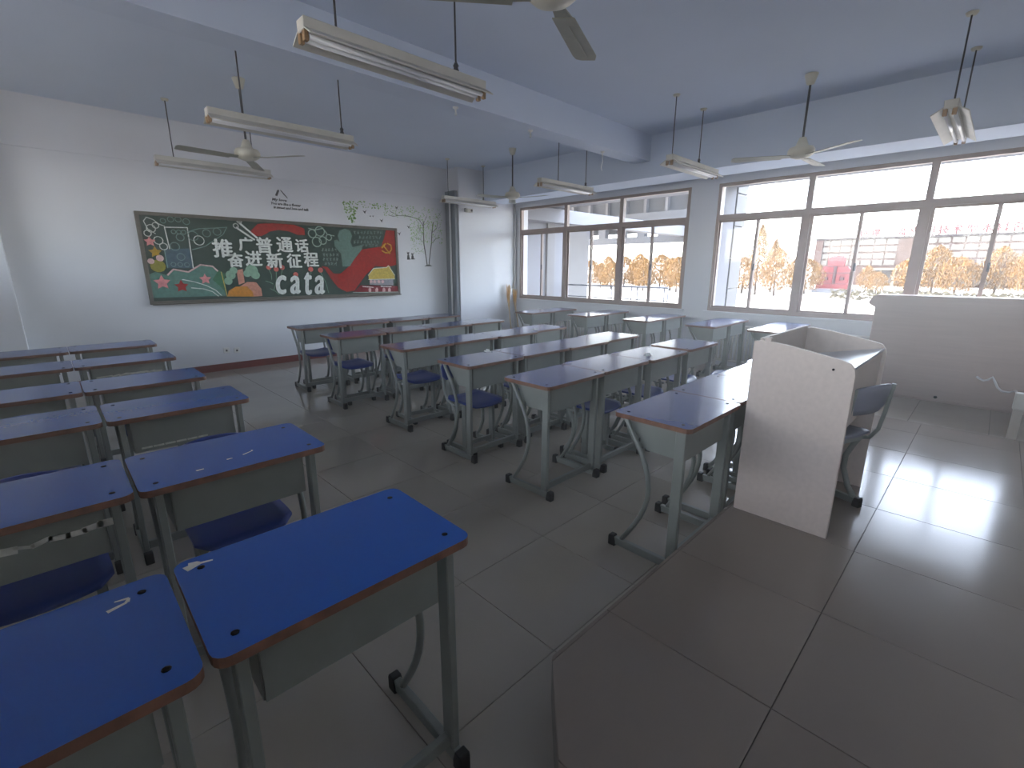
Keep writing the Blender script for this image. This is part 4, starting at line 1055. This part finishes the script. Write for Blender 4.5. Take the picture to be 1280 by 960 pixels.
# red sculpture
t = thing('sculpture', 'red stepped sculpture on a stone base outside the wide window', 'sculpture', (120.8, 24.9, GZ))
part('stone_base', MB().box(-1.5, 1.5, -3.6, 3.6, 0, .85), M_outg, t)
b = MB(); b.box(-.4, .4, -3.2, 3.2, .85, 1.7); b.box(-.4, .4, -3.0, 3.0, 1.7, 1.9); part('foot_block', b, M_red, t)
for s_ in (-1, 1):
    c = s_*1.45; b = MB(); b.box(-.35, .35, c-1.15, c+1.15, 1.95, 2.5); b.box(-.35, .35, c-1.15, c+1.15, 3.5, 4.0); b.box(-.35, .35, c-1.15, c-.45, 2.5, 3.5); b.box(-.35, .35, c+.45, c+1.15, 2.5, 3.5)
    b.box(.0, .3, c-.45, c+.45, 2.5, 3.5); part('square_ring', b, M_red, t); part('stud', MB().box(-.5, .1, c-.3, c+.3, 2.75, 3.25), M_redd, t)
    part('wing', MB().prism([(s_*.3, 4.2), (s_*3.1, 4.4), (s_*3.3, 5.0), (s_*2.7, 4.9), (s_*2.2, 5.5), (s_*.3, 5.4)], -.35, .35, axis='x'), M_red, t)
part('centre_bar', MB().box(-.45, .42, -.22, .22, 1.9, 5.6), M_redd, t); part('groove', MB().box(-.44, .3, -2.6, 2.6, 4.0, 4.18), M_redd, t); part('groove', MB().box(-.44, .3, -2.4, 2.4, 1.88, 2.0), M_redd, t); part('groove', MB().box(-.44, .3, -1.4, 1.4, 5.42, 5.62), M_redd, t); part('top_block', MB().box(-.4, .4, -1.5, 1.5, 5.6, 7.3), M_red, t)
part('top_cap', MB().box(-.4, .4, -1.1, 1.1, 7.3, 7.6), M_red, t)
# trees
def tree_proto(seed, hgt, rad, n, pointed):
    random.seed(seed); h = {}
    h['trunk'] = MB().tube([(0, 0, 0), (.1, .05, hgt*.35), (0, .1, hgt*.7)], .2, 6, rs=[.22, .16, .06]).mesh('trunk', M_trunk)
    b = MB()
    for _ in range(n):
        v = random.random()**.8; z = hgt*(.12+.88*v); rr = rad*((1-v)**.7 if pointed else math.sin(PI*min(1, .15+.85*v))**.6)*(.35+.65*random.random())
        a = random.uniform(0, 2*PI); c = Vector((rr*math.cos(a), rr*math.sin(a), z)); s_ = random.uniform(.1, .3)
        d1 = Vector((random.gauss(0, 1), random.gauss(0, 1), random.gauss(0, 1))).normalized()*s_; d2 = Vector((0, random.gauss(0, .5), 1)).normalized()*s_*1.4
        b.face([c-d1*.5, c+d2, c+d1*.5, c-d2*.5])
    h['foliage'] = b.mesh('foliage', M_gold); return h
TP = [tree_proto(1, 9, 3.2, 3200, False), tree_proto(2, 13, 3.4, 3600, True), tree_proto(3, 7.2, 3.6, 3200, False)]
random.seed(5)
TREES = [(100, 33.5, 1, 1.0), (98, 29.5, 0, .95), (104, 37.5, 2, 1.0), (110, 27.5, 2, .95), (100, 41.5, 0, .8), (102, 45.5, 2, .95), (98, 49, 0, .82), (104, 53.5, 2, 1.0), (98, 57, 0, .8),
         (104, 62, 2, .95), (100, 67, 2, .9), (104, 73, 0, .7), (100, 78, 2, .85), (104, 85, 2, .85), (102, 92, 0, .66), (112, 34.5, 1, .85), (128, 20.4, 0, .62), (130, 9.6, 0, 1.05), (132, 13.5, 2, 1.0),
         (128, 6.0, 2, 1.0), (130, .5, 0, 1.0), (126, -3.5, 0, .95), (128, -8, 2, 1.0), (118, 31.5, 0, .8), (122, 17.6, 2, .6), (108, 99, 2, .8), (116, 57, 1, .62), (115, 48, 1, .6), (112, 51.5, 0, .95), (113, 61, 2, 1.15), (111, 66, 0, .95), (112, 71, 2, 1.1), (113, 77, 0, .9), (112, 82, 2, 1.0)]
TREES.sort(key=lambda q: -q[1]/q[0]); cnt = {}
def side_of(x, y): return 'seen through the left window' if y/x > .43 else ('before the far building' if y/x < .16 else 'between the pillar and the red sculpture')
for k, (x, y, p, s_) in enumerate(TREES):
    side = side_of(x, y); cnt[side] = cnt.get(side, 0)+1; nth = (ORD+'tenth eleventh twelfth thirteenth fourteenth fifteenth sixteenth seventeenth eighteenth nineteenth twentieth'.split()+['twenty-'+q for q in ORD])[cnt[side]-1]
    lb = f'{["round", "tall pointed", "spreading low"][p]} golden winter tree, {nth} from the left {side}'
    t = thing('golden_tree', lb, 'tree', (x, y, GZ), random.uniform(0, 6), f'golden trees {side}')
    t.scale = (s_, s_, s_)
    for q in ('trunk', 'foliage'): link(q, TP[p][q], t)
b = MB(); random.seed(9)
for _ in range(900):
    y = random.uniform(-14, 20); z = random.uniform(0, 1.6); x = random.uniform(-1, 1); s_ = random.uniform(.15, .35)
    b.face([(x, y-s_, z), (x+random.uniform(-.2, .2), y, z+s_), (x, y+s_, z), (x, y, z-s_*.6 if z > .4 else z)])
tag(part('hedge', b, M_hedge, None, 0, (96, 0, GZ)), 'dusty low hedge outside in front of the far building', 'hedge', kind='stuff')
